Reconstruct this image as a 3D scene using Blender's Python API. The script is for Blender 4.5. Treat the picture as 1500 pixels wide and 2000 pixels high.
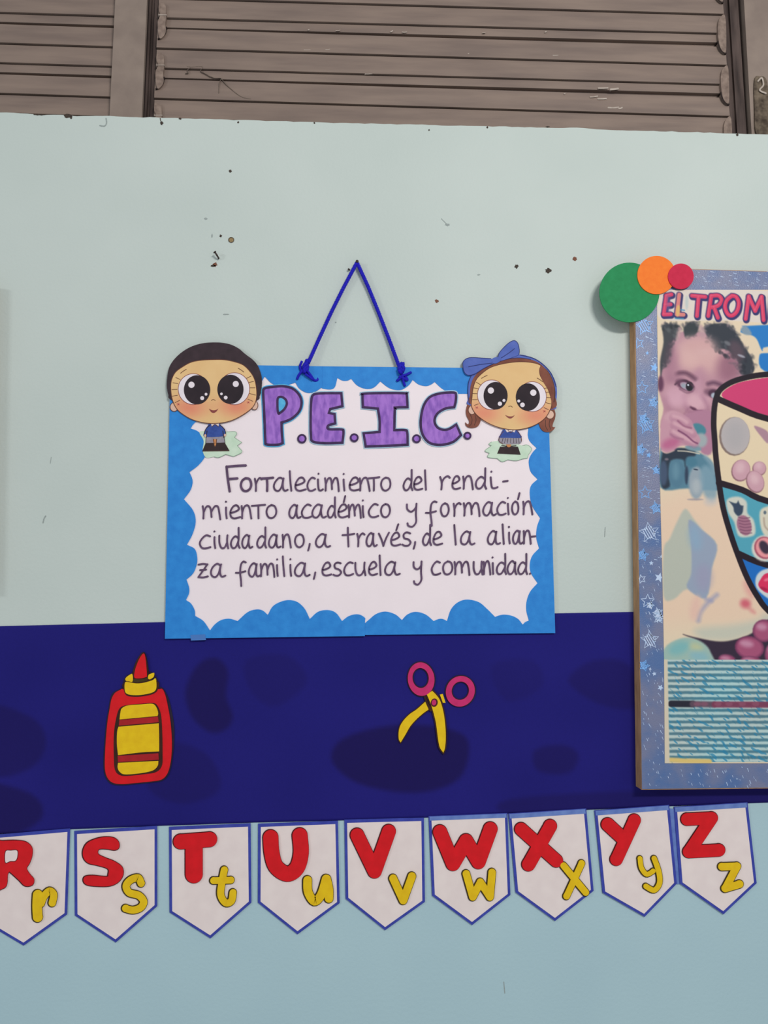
import bpy, math, random
import numpy as np
from mathutils import Vector, Matrix
from mathutils.geometry import tessellate_polygon
for o in list(bpy.data.objects): bpy.data.objects.remove(o)
S = bpy.context.scene
# ------------------------------------------------------------------ camera
F = 1500.0
def _n(v): v = np.array(v, float); return v/np.linalg.norm(v)
Xc = _n((23750, 140, -1500)); Zc = np.array((-174, 13500, -1500), float)
Zc = _n(Zc - Xc*np.dot(Zc, Xc)); Yc = np.cross(Zc, Xc)
CAM = Vector((0.0, -1.5, 1.5))
cd = bpy.data.cameras.new('camera'); cam = bpy.data.objects.new('camera', cd); S.collection.objects.link(cam)
cd.sensor_fit = 'VERTICAL'; cd.sensor_height = 24; cd.lens = 18; cd.clip_start = 0.01
Rm = Matrix((Xc.tolist(), Yc.tolist(), Zc.tolist()))
cam.matrix_world = Matrix.Translation(CAM) @ Rm.to_4x4()
S.camera = cam
# ------------------------------------------------------------------ light and exposure
S.view_settings.view_transform = 'Standard'; S.view_settings.look = 'None'
S.view_settings.gamma = 1; S.view_settings.use_curve_mapping = False
S.view_settings.exposure = 0.07
w = bpy.data.worlds.new('room_ambient'); S.world = w; w.use_nodes = True
w.node_tree.nodes['Background'].inputs[0].default_value = (0.86, 0.93, 1.0, 1)
w.node_tree.nodes['Background'].inputs[1].default_value = 0.44
def area(name, loc, target, sx, sy, power, col):
    l = bpy.data.lights.new(name, 'AREA'); l.shape = 'RECTANGLE'; l.size = sx; l.size_y = sy
    l.energy = power; l.color = col
    o = bpy.data.objects.new(name, l); S.collection.objects.link(o); o.location = loc
    o.rotation_euler = (Vector(target)-Vector(loc)).to_track_quat('-Z', 'Y').to_euler()
    return o
area('ceiling_tube_light', (1.2, -2.8, 3.1), (0.1, 0, 1.3), 0.9, 0.25, 52, (1.0, 0.985, 0.96))
area('side_tube_light', (-3.2, -2.2, 2.6), (-0.2, 0, 1.5), 0.5, 0.3, 20, (0.93, 0.97, 1.0))

# ------------------------------------------------------------------ helpers
def at(px, py, d=0.0):
    dc = np.array(((px-750)/F, -(py-1000)/F, -1.0))
    dw = np.array((Xc@dc, Yc@dc, Zc@dc))
    t = (-d - CAM[1])/dw[1]
    return Vector((CAM[0]+dw[0]*t, -d, CAM[2]+dw[2]*t))
def zc(pts, ox, oy, s): return [(ox+p[0]/s, oy+p[1]/s)+tuple(p[2:]) for p in pts]
def lin(c):
    c = np.asarray(c, float)/255.0
    return np.where(c <= 0.04045, c/12.92, ((c+0.055)/1.055)**2.4)
def smooth(pts, closed=True, n=6):
    """Catmull-Rom; a point written as (x, y, 1) is a sharp corner"""
    N = len(pts); out = []
    for i in range(N if closed else N-1):
        p1 = pts[i]; p2 = pts[(i+1) % N]
        p0 = pts[(i-1) % N] if (closed or i > 0) else p1
        p3 = pts[(i+2) % N] if (closed or i+2 < N) else p2
        if len(p1) > 2: p0 = (2*p1[0]-p2[0], 2*p1[1]-p2[1])
        if len(p2) > 2: p3 = (2*p2[0]-p1[0], 2*p2[1]-p1[1])
        if len(p1) > 2 and len(p2) > 2: out.append((p1[0], p1[1])); continue
        for k in range(n):
            t = k/n; t2 = t*t; t3 = t2*t
            out.append(tuple(0.5*((2*p1[j]) + (-p0[j]+p2[j])*t + (2*p0[j]-5*p1[j]+4*p2[j]-p3[j])*t2 + (-p0[j]+3*p1[j]-3*p2[j]+p3[j])*t3) for j in (0, 1)))
    if not closed: out.append((pts[-1][0], pts[-1][1]))
    return out
def C(pts): return [(p[0], p[1], 1) for p in pts]
def ell(cx, cy, rx, ry, rot=0, n=28):
    a = math.radians(rot)
    return [(cx+rx*math.cos(t)*math.cos(a)-ry*math.sin(t)*math.sin(a), cy+rx*math.cos(t)*math.sin(a)+ry*math.sin(t)*math.cos(a)) for t in [2*math.pi*k/n for k in range(n)]]
class MB:
    def __init__(s): s.v = []; s.f = []; s.q = 0
    def prism(s, poly, d0, d1):
        """px polygon laid at depth d0..d1 off the wall (d1 = front)"""
        s.q += 1; d1 -= (s.q % 13)*1.2e-5; d0 += (s.q % 13)*5e-6   # coincident faces of one mesh never quite coincide
        fr = [at(p[0], p[1], d1) for p in poly]
        ar = sum(fr[i].x*fr[(i+1) % len(fr)].z - fr[(i+1) % len(fr)].x*fr[i].z for i in range(len(fr)))
        if ar < 0: fr.reverse()
        bk = [Vector((v.x, -d0, v.z)) for v in fr]
        n = len(fr); b = len(s.v); s.v += fr + bk
        for t in tessellate_polygon([[Vector((v.x, v.z, 0)) for v in fr]]):
            a_, b_, c_ = (fr[i] for i in t)
            cr = (b_.x-a_.x)*(c_.z-a_.z)-(b_.z-a_.z)*(c_.x-a_.x)
            t = tuple(t) if cr > 0 else tuple(reversed(t))
            s.f.append(tuple(b+i for i in t)); s.f.append(tuple(b+n+i for i in reversed(t)))
        for i in range(n):
            j = (i+1) % n; s.f.append((b+i, b+n+i, b+n+j, b+j))
        return s
    def ribbon(s, pts, wd, d0, d1, closed=False, n=5, taper=None):
        """marker stroke: round ended band following pts"""
        P = smooth(pts, closed, n)
        Q = [P[0]]
        for p in P[1:]:
            if math.hypot(p[0]-Q[-1][0], p[1]-Q[-1][1]) > 0.3: Q.append(p)
        if closed and math.hypot(Q[0][0]-Q[-1][0], Q[0][1]-Q[-1][1]) < 0.3: Q.pop()
        if len(Q) < 2: return s.prism(ell(Q[0][0], Q[0][1], wd/2, wd/2, n=12), d0, d1)
        s.q += 1; m = len(Q); L = []; R = []; dc = d1; d1 -= (s.q % 13)*1.2e-5
        # split at corners so that joins are round
        dirs = []
        for i in range(m if closed else m-1):
            a = Q[i]; b = Q[(i+1) % m]; l = math.hypot(b[0]-a[0], b[1]-a[1]); dirs.append(((b[0]-a[0])/l, (b[1]-a[1])/l))
        for i in range(m):
            if closed: u = dirs[i-1]; v = dirs[i]
            else: u = dirs[max(i-1, 0)]; v = dirs[min(i, m-2)]
            tx, ty = u[0]+v[0], u[1]+v[1]; l = math.hypot(tx, ty)
            if l < 0.5: tx, ty = v; l = 1
            h = wd/2
            if taper: h *= taper[0]+(taper[1]-taper[0])*i/(m-1)
            k = min(1.35, 1/max(0.3, l/2)); tx /= l; ty /= l
            L.append((Q[i][0]-ty*h*k, Q[i][1]+tx*h*k)); R.append((Q[i][0]+ty*h*k, Q[i][1]-tx*h*k))
        b = len(s.v)
        for ring, d in ((L, d1), (R, d1), (L, d0), (R, d0)): s.v += [at(p[0], p[1], d) for p in ring]
        for i in range(m if closed else m-1):
            j = (i+1) % m
            s.f += [(b+i, b+j, b+m+j, b+m+i), (b+i, b+2*m+i, b+2*m+j, b+j), (b+m+j, b+3*m+j, b+3*m+i, b+m+i)]
        if not closed:
            for e, k in ((0, 0), (m-1, 1)):
                h = wd/2*(taper[k] if taper else 1)
                if h > 0.4: s.prism(ell(Q[e][0], Q[e][1], h, h, n=12 if h < 6 else 28), d0, dc)
        return s
    def tube(s, P, r, k=8):
        """P: world points"""
        P = [Vector(p) for p in P]; m = len(P); b = len(s.v); up = Vector((0.13, 1, 0.07)).normalized()
        for i, p in enumerate(P):
            t = (P[min(i+1, m-1)]-P[max(i-1, 0)]).normalized()
            a = t.cross(up)
            if a.length < .1: a = t.cross(Vector((1, 0, 0)))
            a.normalize(); c = t.cross(a); rr = r[i] if isinstance(r, list) else r
            for q in range(k):
                th = 2*math.pi*q/k; s.v.append(p+a*rr*math.cos(th)+c*rr*math.sin(th))
        for i in range(m-1):
            for q in range(k):
                q2 = (q+1) % k; s.f.append((b+i*k+q, b+i*k+q2, b+(i+1)*k+q2, b+(i+1)*k+q))
        s.f.append(tuple(b+q for q in reversed(range(k)))); s.f.append(tuple(b+(m-1)*k+q for q in range(k)))
        return s
    def build(s, name, mat, parent=None, base=None, flat=True, **props):
        me = bpy.data.meshes.new(name)
        root = parent
        while root is not None and root.parent is not None: root = root.parent
        if base is None: base = Vector(root.location) if root else sum((Vector(v) for v in s.v), Vector())/len(s.v)
        me.from_pydata([tuple(Vector(v)-base) for v in s.v], [], s.f); me.update()
        me.materials.append(mat)
        if not flat:
            for p in me.polygons: p.use_smooth = True
        o = bpy.data.objects.new(name, me); S.collection.objects.link(o)
        if parent: o.parent = parent
        else: o.location = base
        for k, v in props.items(): o[k] = v
        return o
def thing(name, loc, label, cat, group=None):
    o = bpy.data.objects.new(name, None); S.collection.objects.link(o); o.location = loc; o.empty_display_size = .05
    o['label'] = label; o['category'] = cat
    if group: o['group'] = group
    return o
def sheet(name, poly, d0, d1, mat, parent=None, sm=True, **props):
    return MB().prism(smooth(poly) if sm else [(p[0], p[1]) for p in poly], d0, d1).build(name, mat, parent, **props)
# ------------------------------------------------------------------ materials
def mat(name, c1, c2=None, scale=40, rough=0.75, stretch=(1, 1, 1), bump=0.0, bscale=300, metal=0, spec=0.3, contrast=(0.3, 0.7), detail=4):
    m = bpy.data.materials.new(name); m.use_nodes = True; nt = m.node_tree; N = nt.nodes; Lk = nt.links
    bs = N['Principled BSDF']; bs.inputs['Roughness'].default_value = rough; bs.inputs['Metallic'].default_value = metal
    bs.inputs['Specular IOR Level'].default_value = spec
    if c2 is None: c2 = tuple(max(0, c*0.95) for c in c1)
    tc = N.new('ShaderNodeTexCoord'); mp = N.new('ShaderNodeMapping'); mp.inputs['Scale'].default_value = stretch
    Lk.new(tc.outputs['Object'], mp.inputs[0])
    nz = N.new('ShaderNodeTexNoise'); nz.inputs['Scale'].default_value = scale; nz.inputs['Detail'].default_value = detail
    Lk.new(mp.outputs[0], nz.inputs['Vector'])
    cr = N.new('ShaderNodeValToRGB'); cr.color_ramp.elements[0].position = contrast[0]; cr.color_ramp.elements[1].position = contrast[1]
    cr.color_ramp.elements[0].color = (*lin(c2), 1); cr.color_ramp.elements[1].color = (*lin(c1), 1)
    Lk.new(nz.outputs['Fac'], cr.inputs[0]); Lk.new(cr.outputs[0], bs.inputs['Base Color'])
    m['out'] = 0
    if bump:
        n2 = N.new('ShaderNodeTexNoise'); n2.inputs['Scale'].default_value = bscale; n2.inputs['Detail'].default_value = 3
        Lk.new(mp.outputs[0], n2.inputs['Vector'])
        bp = N.new('ShaderNodeBump'); bp.inputs['Strength'].default_value = bump; bp.inputs['Distance'].default_value = 0.002
        Lk.new(n2.outputs['Fac'], bp.inputs['Height']); Lk.new(bp.outputs[0], bs.inputs['Normal'])
    return m
def vcol_mat(name, rough=0.6, spec=0.3, grain=0.0):
    m = bpy.data.materials.new(name); m.use_nodes = True; nt = m.node_tree; N = nt.nodes
    bs = N['Principled BSDF']; bs.inputs['Roughness'].default_value = rough; bs.inputs['Specular IOR Level'].default_value = spec
    a = N.new('ShaderNodeAttribute'); a.attribute_name = 'print'
    nz = N.new('ShaderNodeTexNoise'); nz.inputs['Scale'].default_value = 500; tc = N.new('ShaderNodeTexCoord')
    nt.links.new(tc.outputs['Object'], nz.inputs['Vector'])
    mr = N.new('ShaderNodeMapRange'); mr.inputs[3].default_value = 1-grain; mr.inputs[4].default_value = 1+grain
    nt.links.new(nz.outputs['Fac'], mr.inputs[0])
    vm = N.new('ShaderNodeVectorMath'); vm.operation = 'SCALE'
    nt.links.new(a.outputs['Color'], vm.inputs[0]); nt.links.new(mr.outputs[0], vm.inputs['Scale'])
    nt.links.new(vm.outputs[0], bs.inputs['Base Color'])
    return m
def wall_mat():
    """green-white paint; lens colour shading painted in as a bluer tone below the band"""
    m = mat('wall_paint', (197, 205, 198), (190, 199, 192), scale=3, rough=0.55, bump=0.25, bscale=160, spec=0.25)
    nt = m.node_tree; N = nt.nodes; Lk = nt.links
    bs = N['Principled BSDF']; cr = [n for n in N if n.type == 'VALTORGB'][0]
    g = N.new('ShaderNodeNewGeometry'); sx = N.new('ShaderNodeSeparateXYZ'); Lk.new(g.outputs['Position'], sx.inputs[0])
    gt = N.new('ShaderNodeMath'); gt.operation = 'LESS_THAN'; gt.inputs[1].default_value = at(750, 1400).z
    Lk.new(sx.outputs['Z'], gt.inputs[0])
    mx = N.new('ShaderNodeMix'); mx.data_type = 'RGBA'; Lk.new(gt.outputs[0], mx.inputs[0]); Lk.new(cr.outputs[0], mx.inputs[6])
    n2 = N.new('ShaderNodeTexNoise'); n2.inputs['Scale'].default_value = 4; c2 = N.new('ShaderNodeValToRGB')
    c2.color_ramp.elements[0].color = (*lin((166, 193, 200)), 1); c2.color_ramp.elements[1].color = (*lin((178, 204, 208)), 1)  # bluish lens shading put into the colour of the lower wall
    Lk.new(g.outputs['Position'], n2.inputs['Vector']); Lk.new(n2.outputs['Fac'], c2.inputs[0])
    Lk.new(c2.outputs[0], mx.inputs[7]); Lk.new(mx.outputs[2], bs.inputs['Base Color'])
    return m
M = dict(
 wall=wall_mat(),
 metal=mat('painted_louver_metal', (138, 119, 107), (120, 103, 94), scale=14, rough=0.6, stretch=(0.35, 1, 3), bump=0.12, bscale=200, contrast=(.35, .65), detail=8),
 stile=mat('painted_stile_metal', (144, 127, 115), (128, 112, 102), scale=20, rough=0.6, bump=0.1),
 channel=mat('dirty_channel_metal', (92, 76, 70), (48, 36, 32), scale=60, rough=0.7, stretch=(1, 1, .15)),
 dark=mat('dark_rubber', (40, 28, 24), rough=.8), clipm=mat('louver_clip_metal', (148, 128, 115), (112, 94, 84), scale=90),
 rust=mat('rusty_metal', (120, 105, 88), (58, 46, 36), scale=70, rough=.8),
 dust=mat('dusty_web', (122, 108, 96), (98, 84, 74), scale=200),
 scratch=mat('bare_scratch', (185, 172, 160), (165, 150, 138), scale=90),
 hole=mat('hole_dirt', (74, 62, 52), (45, 36, 30), scale=400), rusthole=mat('rust_spot', (140, 92, 70), (96, 56, 40), scale=500),
 plug=mat('wooden_plug', (160, 136, 96), (118, 96, 62), scale=400), scuff=mat('grey_scuff', (160, 168, 164), (140, 148, 144), scale=300),
 nail=mat('nail_steel', (88, 76, 72), (52, 40, 38), scale=500, rough=.45, metal=.5),
 blue=mat('blue_card', (44, 138, 214), (34, 124, 202), scale=60, rough=.6, bump=.15, bscale=500),
 paper=mat('white_card', (243, 228, 230), (239, 224, 226), scale=12, rough=.6, bump=.1, bscale=200),
 cyan=mat('cyan_marker', (96, 184, 220), (70, 160, 210), scale=120),
 halo=mat('pale_cyan_marker', (176, 204, 218), (160, 194, 214), scale=120),
 purple=mat('purple_pencil', (168, 116, 204), (134, 88, 178), scale=70, stretch=(1.6, 1, .6), contrast=(.36, .62), detail=8),
 outline=mat('dark_purple_marker', (70, 46, 88), (56, 36, 72), scale=100),
 ink=mat('handwriting_ink', (104, 80, 108), (82, 60, 84), scale=60), tape=mat('clear_tape', (70, 120, 190), rough=.2, spec=.6),
 cord=mat('blue_cord', (38, 32, 205), (26, 20, 160), scale=500, rough=.85, bump=.5, bscale=1500),
 hair=mat('printed_black_hair', (62, 46, 52), (50, 37, 42), scale=60), brown=mat('printed_brown_hair', (142, 84, 66), (116, 66, 52), scale=40),
 hairline=mat('printed_dark_brown', (84, 52, 44)), skinear=mat('printed_ear', (226, 186, 164)),
 eyewhite=mat('printed_eye_white', (236, 224, 228)), pupil=mat('printed_pupil', (48, 36, 42), (38, 28, 34)),
 lineb=mat('printed_line', (104, 62, 48)), mouth=mat('printed_mouth', (140, 70, 66)), cheek=mat('printed_freckle', (204, 112, 100)),
 shirt=mat('printed_blue_shirt', (58, 84, 158), (46, 70, 140), scale=120), collar=mat('printed_collar', (232, 214, 208)),
 grey=mat('printed_grey_cloth', (158, 150, 158), (136, 128, 140), scale=150), shoe=mat('printed_dark_shoes', (58, 42, 44), (46, 32, 34)),
 leg=mat('printed_leg', (206, 136, 82)), grass=mat('pale_green_pencil', (208, 224, 202), (192, 214, 188), scale=60), grassline=mat('green_pencil_line', (150, 176, 152)),
 bow=mat('printed_blue_bow', (92, 110, 184), (78, 98, 172), scale=50), bowline=mat('printed_bow_line', (44, 52, 110)),
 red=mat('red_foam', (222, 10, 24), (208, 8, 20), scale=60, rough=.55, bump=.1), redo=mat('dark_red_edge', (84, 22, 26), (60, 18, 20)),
 redd=mat('deep_red_marker', (176, 26, 34), (160, 22, 30), scale=60), yel=mat('yellow_foam', (236, 196, 8), (226, 182, 4), scale=70, rough=.55, bump=.1),
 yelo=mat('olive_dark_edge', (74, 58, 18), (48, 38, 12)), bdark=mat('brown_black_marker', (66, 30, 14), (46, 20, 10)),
 edge=mat('dark_cut_edge', (40, 30, 50), (28, 20, 40)), pink=mat('pink_foam', (204, 44, 108), (186, 36, 96), scale=60),
 pborder=mat('blue_pennant_border', (62, 74, 168), (50, 58, 150), scale=50), pborder2=mat('light_blue_pennant_border', (112, 138, 198), (90, 114, 180), scale=50),
 ppaper=mat('pennant_paper', (236, 220, 214), (229, 212, 207), scale=30),
 board=mat('brown_cardboard', (190, 148, 108), (160, 122, 88), scale=80, stretch=(1, 1, .3)),
 foil=mat('blue_foil_wrap', (116, 120, 148), (80, 108, 156), scale=16, rough=.38, spec=.5, contrast=(.36, .6), detail=6, bump=.3, bscale=400),
 foilstar=mat('bright_foil_star', (136, 186, 238), (110, 164, 226), scale=200, rough=.3), foilwhite=mat('silver_foil_star', (206, 216, 236), (176, 200, 230), scale=200, rough=.3),
 cgreen=mat('green_foam', (38, 140, 84), (32, 130, 76), scale=90, bump=.15), corange=mat('orange_foam', (248, 128, 44), (242, 118, 38), scale=90, bump=.15),
 cred=mat('crimson_foam', (206, 38, 72), (196, 32, 66), scale=90, bump=.15),
 band=vcol_mat('navy_felt_band', .8, .15, .12), printm=vcol_mat('printed_poster', .5, .12, .03),
)
def face_mat(name, c, blush):
    m = mat(name, (229, 190, 134), (224, 182, 126), scale=30)
    nt = m.node_tree; N = nt.nodes; bs = N['Principled BSDF']; cr = [n for n in N if n.type == 'VALTORGB'][0]
    tc = [n for n in N if n.type == 'TEX_COORD'][0]; last = cr.outputs[0]
    for (px, py, r, col) in blush:
        p = at(px, py, .008)-c
        sub = N.new('ShaderNodeVectorMath'); sub.operation = 'SUBTRACT'; sub.inputs[1].default_value = p
        scl = N.new('ShaderNodeVectorMath'); scl.operation = 'MULTIPLY'; scl.inputs[1].default_value = (.75, 0, 1.25)
        le = N.new('ShaderNodeVectorMath'); le.operation = 'LENGTH'; mr = N.new('ShaderNodeMapRange'); mr.interpolation_type = 'SMOOTHSTEP'
        mr.inputs[1].default_value = 0; mr.inputs[2].default_value = r/1000; mr.inputs[3].default_value = .75; mr.inputs[4].default_value = 0
        mx = N.new('ShaderNodeMix'); mx.data_type = 'RGBA'; mx.inputs[7].default_value = (*lin(col), 1)
        nt.links.new(tc.outputs['Object'], sub.inputs[0]); nt.links.new(sub.outputs[0], scl.inputs[0]); nt.links.new(scl.outputs[0], le.inputs[0])
        nt.links.new(le.outputs['Value'], mr.inputs[0]); nt.links.new(mr.outputs[0], mx.inputs[0]); nt.links.new(last, mx.inputs[6]); last = mx.outputs[2]
    nt.links.new(last, bs.inputs['Base Color']); return m
# ------------------------------------------------------------------ printed surfaces (colour per vertex on a fine grid)
class Print:
    def __init__(s, xs, ys, base):
        s.xs = np.array(xs, float); s.ys = np.array(ys, float); s.X, s.Y = np.meshgrid(s.xs, s.ys)
        s.c = np.zeros(s.X.shape+(3,)); s.c[:] = base
    def win(s, pts, m):
        a = np.array([(p[0], p[1]) for p in pts]); x0, y0 = a.min(0)-m; x1, y1 = a.max(0)+m
        i = np.searchsorted(s.xs, [x0, x1]); j = np.searchsorted(s.ys, [y0, y1])
        return slice(j[0], j[1]), slice(i[0], i[1])
    def dist(s, pts, X, Y, closed):
        D = np.full(X.shape, 1e9); n = len(pts)
        for k in range(n if closed else n-1):
            a = pts[k]; b = pts[(k+1) % n]; dx, dy = b[0]-a[0], b[1]-a[1]; l = dx*dx+dy*dy+1e-9
            t = np.clip(((X-a[0])*dx+(Y-a[1])*dy)/l, 0, 1)
            D = np.minimum(D, np.hypot(X-a[0]-t*dx, Y-a[1]-t*dy))
        return D
    def blend(s, sl, m, col, alpha):
        m = (m*alpha)[..., None]; s.c[sl] = s.c[sl]*(1-m)+np.array(col, float)*m
    def poly(s, pts, col, blur=1.0, alpha=1.0, sm=True):
        P = smooth(pts, True, 4) if sm else pts
        sl = s.win(P, blur+1); X = s.X[sl]; Y = s.Y[sl]
        if X.size == 0: return
        ins = np.zeros(X.shape, bool); n = len(P)
        for k in range(n):
            x1, y1 = P[k][:2]; x2, y2 = P[(k+1) % n][:2]
            if y1 == y2: continue
            c = ((y1 > Y) != (y2 > Y)) & (X < (x2-x1)*(Y-y1)/(y2-y1)+x1); ins ^= c
        D = s.dist(P, X, Y, True); sd = np.where(ins, D, -D); m = np.clip(.5+sd/(blur+1e-6), 0, 1); m = m*m*(3-2*m)
        s.blend(sl, m, col, alpha)
    def el(s, cx, cy, rx, ry, rot, col, blur=1.0, alpha=1.0): s.poly(ell(cx, cy, rx, ry, rot, 20), col, blur, alpha, False)
    def line(s, pts, w, col, blur=1.0, alpha=1.0, sm=True):
        P = smooth(pts, False, 4) if sm else pts
        sl = s.win(P, w/2+blur+1); X = s.X[sl]; Y = s.Y[sl]
        if X.size == 0: return
        D = s.dist(P, X, Y, False); m = np.clip(.5+(w/2-D)/(blur+1e-6), 0, 1); s.blend(sl, m, col, alpha)
    def build(s, name, d, thick, m, parent=None, warp=None, base=None, **props):
        ny, nx = s.X.shape; V = np.zeros((ny, nx, 3))
        PX, PY = (s.X, s.Y) if warp is None else warp(s.X, s.Y)
        dcx = (PX-750)/F; dcy = -(PY-1000)/F
        dw = dcx[..., None]*np.array((Xc[0], Yc[0], Zc[0]))+dcy[..., None]*np.array((Xc[1], Yc[1], Zc[1]))-np.array((Xc[2], Yc[2], Zc[2]))
        t = (-d-CAM[1])/dw[..., 1]; V = np.array(CAM)+dw*t[..., None]
        base = np.array(base if base is not None else parent.location); V -= base
        idx = np.arange(ny*nx).reshape(ny, nx)
        f = np.stack([idx[:-1, :-1], idx[1:, :-1], idx[1:, 1:], idx[:-1, 1:]], -1).reshape(-1, 4)
        ring = np.concatenate([idx[0, :], idx[1:, -1], idx[-1, -2::-1], idx[-2:0:-1, 0]])
        vb = V.reshape(-1, 3)[ring].copy(); vb[:, 1] = -(d-thick)-base[1]
        n0 = ny*nx; k = len(ring); r2 = np.arange(n0, n0+k); nxt = np.roll(ring, -1); n2 = np.roll(r2, -1)
        f2 = np.stack([ring, nxt, n2, r2], -1)
        me = bpy.data.meshes.new(name); faces = np.concatenate([f, f2])
        AV = np.concatenate([V.reshape(-1, 3), vb])
        me.vertices.add(len(AV)); me.vertices.foreach_set('co', AV.ravel())
        me.loops.add(len(faces)*4); me.loops.foreach_set('vertex_index', faces.ravel().astype(np.int32))
        me.polygons.add(len(faces)); me.polygons.foreach_set('loop_start', np.arange(0, len(faces)*4, 4, dtype=np.int32))
        me.update(calc_edges=True)
        ca = me.color_attributes.new('print', 'FLOAT_COLOR', 'POINT')
        col = np.ones((len(AV), 4)); cc = lin(np.clip(s.c, 0, 255)); col[:n0, :3] = cc.reshape(-1, 3); col[n0:, :3] = cc.reshape(-1, 3)[ring]
        ca.data.foreach_set('color', col.ravel()); me.materials.append(m)
        me.validate()
        o = bpy.data.objects.new(name, me); S.collection.objects.link(o)
        if parent: o.parent = parent
        else: o.location = base
        for q, v in props.items(): o[q] = v
        return o

# ------------------------------------------------------------------ wall
rnd = random.Random(4)
edge = [(-700, 196), (-300, 208), (0, 219.5), (40, 221), (66, 223), (80, 225), (130, 224.5), (150, 227), (200, 226.5), (240, 227.5), (280, 229), (330, 230), (420, 233), (480, 235),
        (560, 237), (640, 240), (700, 241), (800, 243), (900, 246), (1000, 247.5), (1060, 249), (1100, 250), (1140, 249.5), (1165, 252), (1180, 253.5), (1300, 256.5), (1400, 259.5), (1430, 261.5), (1500, 262), (1800, 272), (2300, 285)]
top = []
for i in range(len(edge)-1):
    a, b = edge[i], edge[i+1]; n = max(1, int((b[0]-a[0])/12))
    for k in range(n):
        t = k/n; top.append((a[0]+(b[0]-a[0])*t, a[1]+(b[1]-a[1])*t+rnd.uniform(-.7, .7)))
top.append(edge[-1])
wp = [at(p[0], p[1]) for p in top]; x0, x1 = wp[0].x, wp[-1].x
mb = MB(); n = len(wp); zb = 0.0
for p in wp: mb.v += [Vector((p.x, 0, p.z)), Vector((p.x, 0, zb)), Vector((p.x, .15, p.z-.002)), Vector((p.x, .15, zb))]
for i in range(n-1):
    a = 4*i; b = a+4
    mb.f += [(a, a+1, b+1, b), (a+2, a, b, b+2), (a+3, a+2, b+2, b+3), (a+1, a+3, b+3, b+1)]
mb.f += [(0, 2, 3, 1), (4*n-4, 4*n-3, 4*n-1, 4*n-2)]
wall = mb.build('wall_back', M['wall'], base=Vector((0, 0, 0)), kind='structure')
def blob(cx, cy, r, rag=.35, n=14, sx=1, sy=1):
    return [(cx+math.cos(2*math.pi*k/n)*r*sx*(1+rnd.uniform(-rag, rag)), cy+math.sin(2*math.pi*k/n)*r*sy*(1+rnd.uniform(-rag, rag))) for k in range(n)]
def spot(cx, cy, r, m, name='nail_hole', **k): MB().prism(blob(cx, cy, r, **k), 0, .0005).build(name, M[m], wall)
spot(450, 334, 2.6, 'hole'); spot(431, 461, 2.4, 'hole'); spot(451.5, 468.5, 5.2, 'plug', rag=.1); MB().ribbon(ell(451.5, 468.5, 5.2, 5, n=10), 1.1, 0, .0008, True).build('nail_hole', M['hole'], wall)
spot(420, 516.5, 3.8, 'rusthole'); spot(417.5, 519, 4.0, 'hole', sx=1.3, sy=.5); spot(441.5, 614, 2.2, 'scuff', 'scuff', sx=2.4, sy=.5)
spot(402, 427, 1.8, 'scuff', 'scuff', sx=1.5); spot(414, 460, 2, 'scuff', 'scuff', sx=.8, sy=1.6)
spot(873.5, 438.5, 3.6, 'scuff', 'scuff', sx=1.2, sy=.7); MB().ribbon([(862, 427), (867, 432), (872, 437)], 1.2, 0, .0004).build('scuff', M['scuff'], wall)
spot(853, 588, 3.4, 'rusthole'); spot(1009, 520, 3.9, 'hole', sx=.9); spot(1071, 528.5, 5.6, 'hole', sy=.9); spot(1123, 505.5, 3.8, 'rusthole', sx=1.2)
spot(935, 536.5, 2, 'scuff', 'scuff', sx=1.5, sy=.5); spot(656, 629.5, 1.4, 'scuff', 'scuff')
MB().ribbon([(84, 1021), (86, 1013), (89, 1008)], 2.4, 0, .0004).build('scuff', M['scuff'], wall)
MB().ribbon([(98, 905), (100, 893)], 1.0, 0, .0004).build('scuff', M['scuff'], wall)
MB().ribbon([(1182, 1030), (1181, 1048)], 1.5, 0, .0004).build('scuff', M['scuff'], wall)
MB().ribbon([(984, 1918), (986, 1940)], 1.5, 0, .0004).build('scuff', M['scuff'], wall)
for (x, y, r, sx, sy) in ((75, 223.5, 3, 3, .6), (132, 226.5, 3.6, 2.2, 1), (139, 230, 2, 1, 1), (316, 240, 3.2, 1, 1), (352, 231.5, 2.4, 1, .8), (465, 239, 1.8, 1, 1), (614, 240, 1.6, 1, 1), (838, 254, 1.8, .7, .9), (952, 248.5, 1.8, 1, 1), (1440, 263, 2.2, 1, 1), (1070, 247.5, 2.2, 1.6, .7)):
    spot(x, y, r, 'hole', 'chip', sx=sx, sy=sy)
MB().ribbon([(207, 231), (208, 240), (204, 246), (195, 245)], 2, 0, .0006).build('crack', M['scuff'], wall)
MB().ribbon([(313, 231), (314, 236), (317, 241)], 1.5, 0, .0006).build('crack', M['hole'], wall)
# nails
def nail(pts, head, label):
    o = MB(); o.tube(pts, .0018, 8); h = Vector(pts[-1]); dr = (h-Vector(pts[-2])).normalized()
    o.tube([h-dr*.0006, h+dr*.0008], head, 12)
    o = o.build('nail', M['nail'], flat=False); o['label'] = label; o['category'] = 'nail'; return o
nail([at(697, 513, -.004), at(697, 512, .006), at(697.5, 510.5, .012)], .0031, 'small steel nail in the wall holding up the blue cord of the sign')
nail([at(426, 506, -.003), at(427, 504, .004), at(424.5, 500, .008), at(421.5, 495, .010), at(419.5, 492.5, .0105)], .0033, 'bent dark nail hanging out of the wall above a rusty hole')
nail([at(683, 527.5, -.003), at(682, 526.5, .003), at(681, 526, .005)], .0019, 'tiny nail tip just left of the top of the blue cord')

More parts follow.
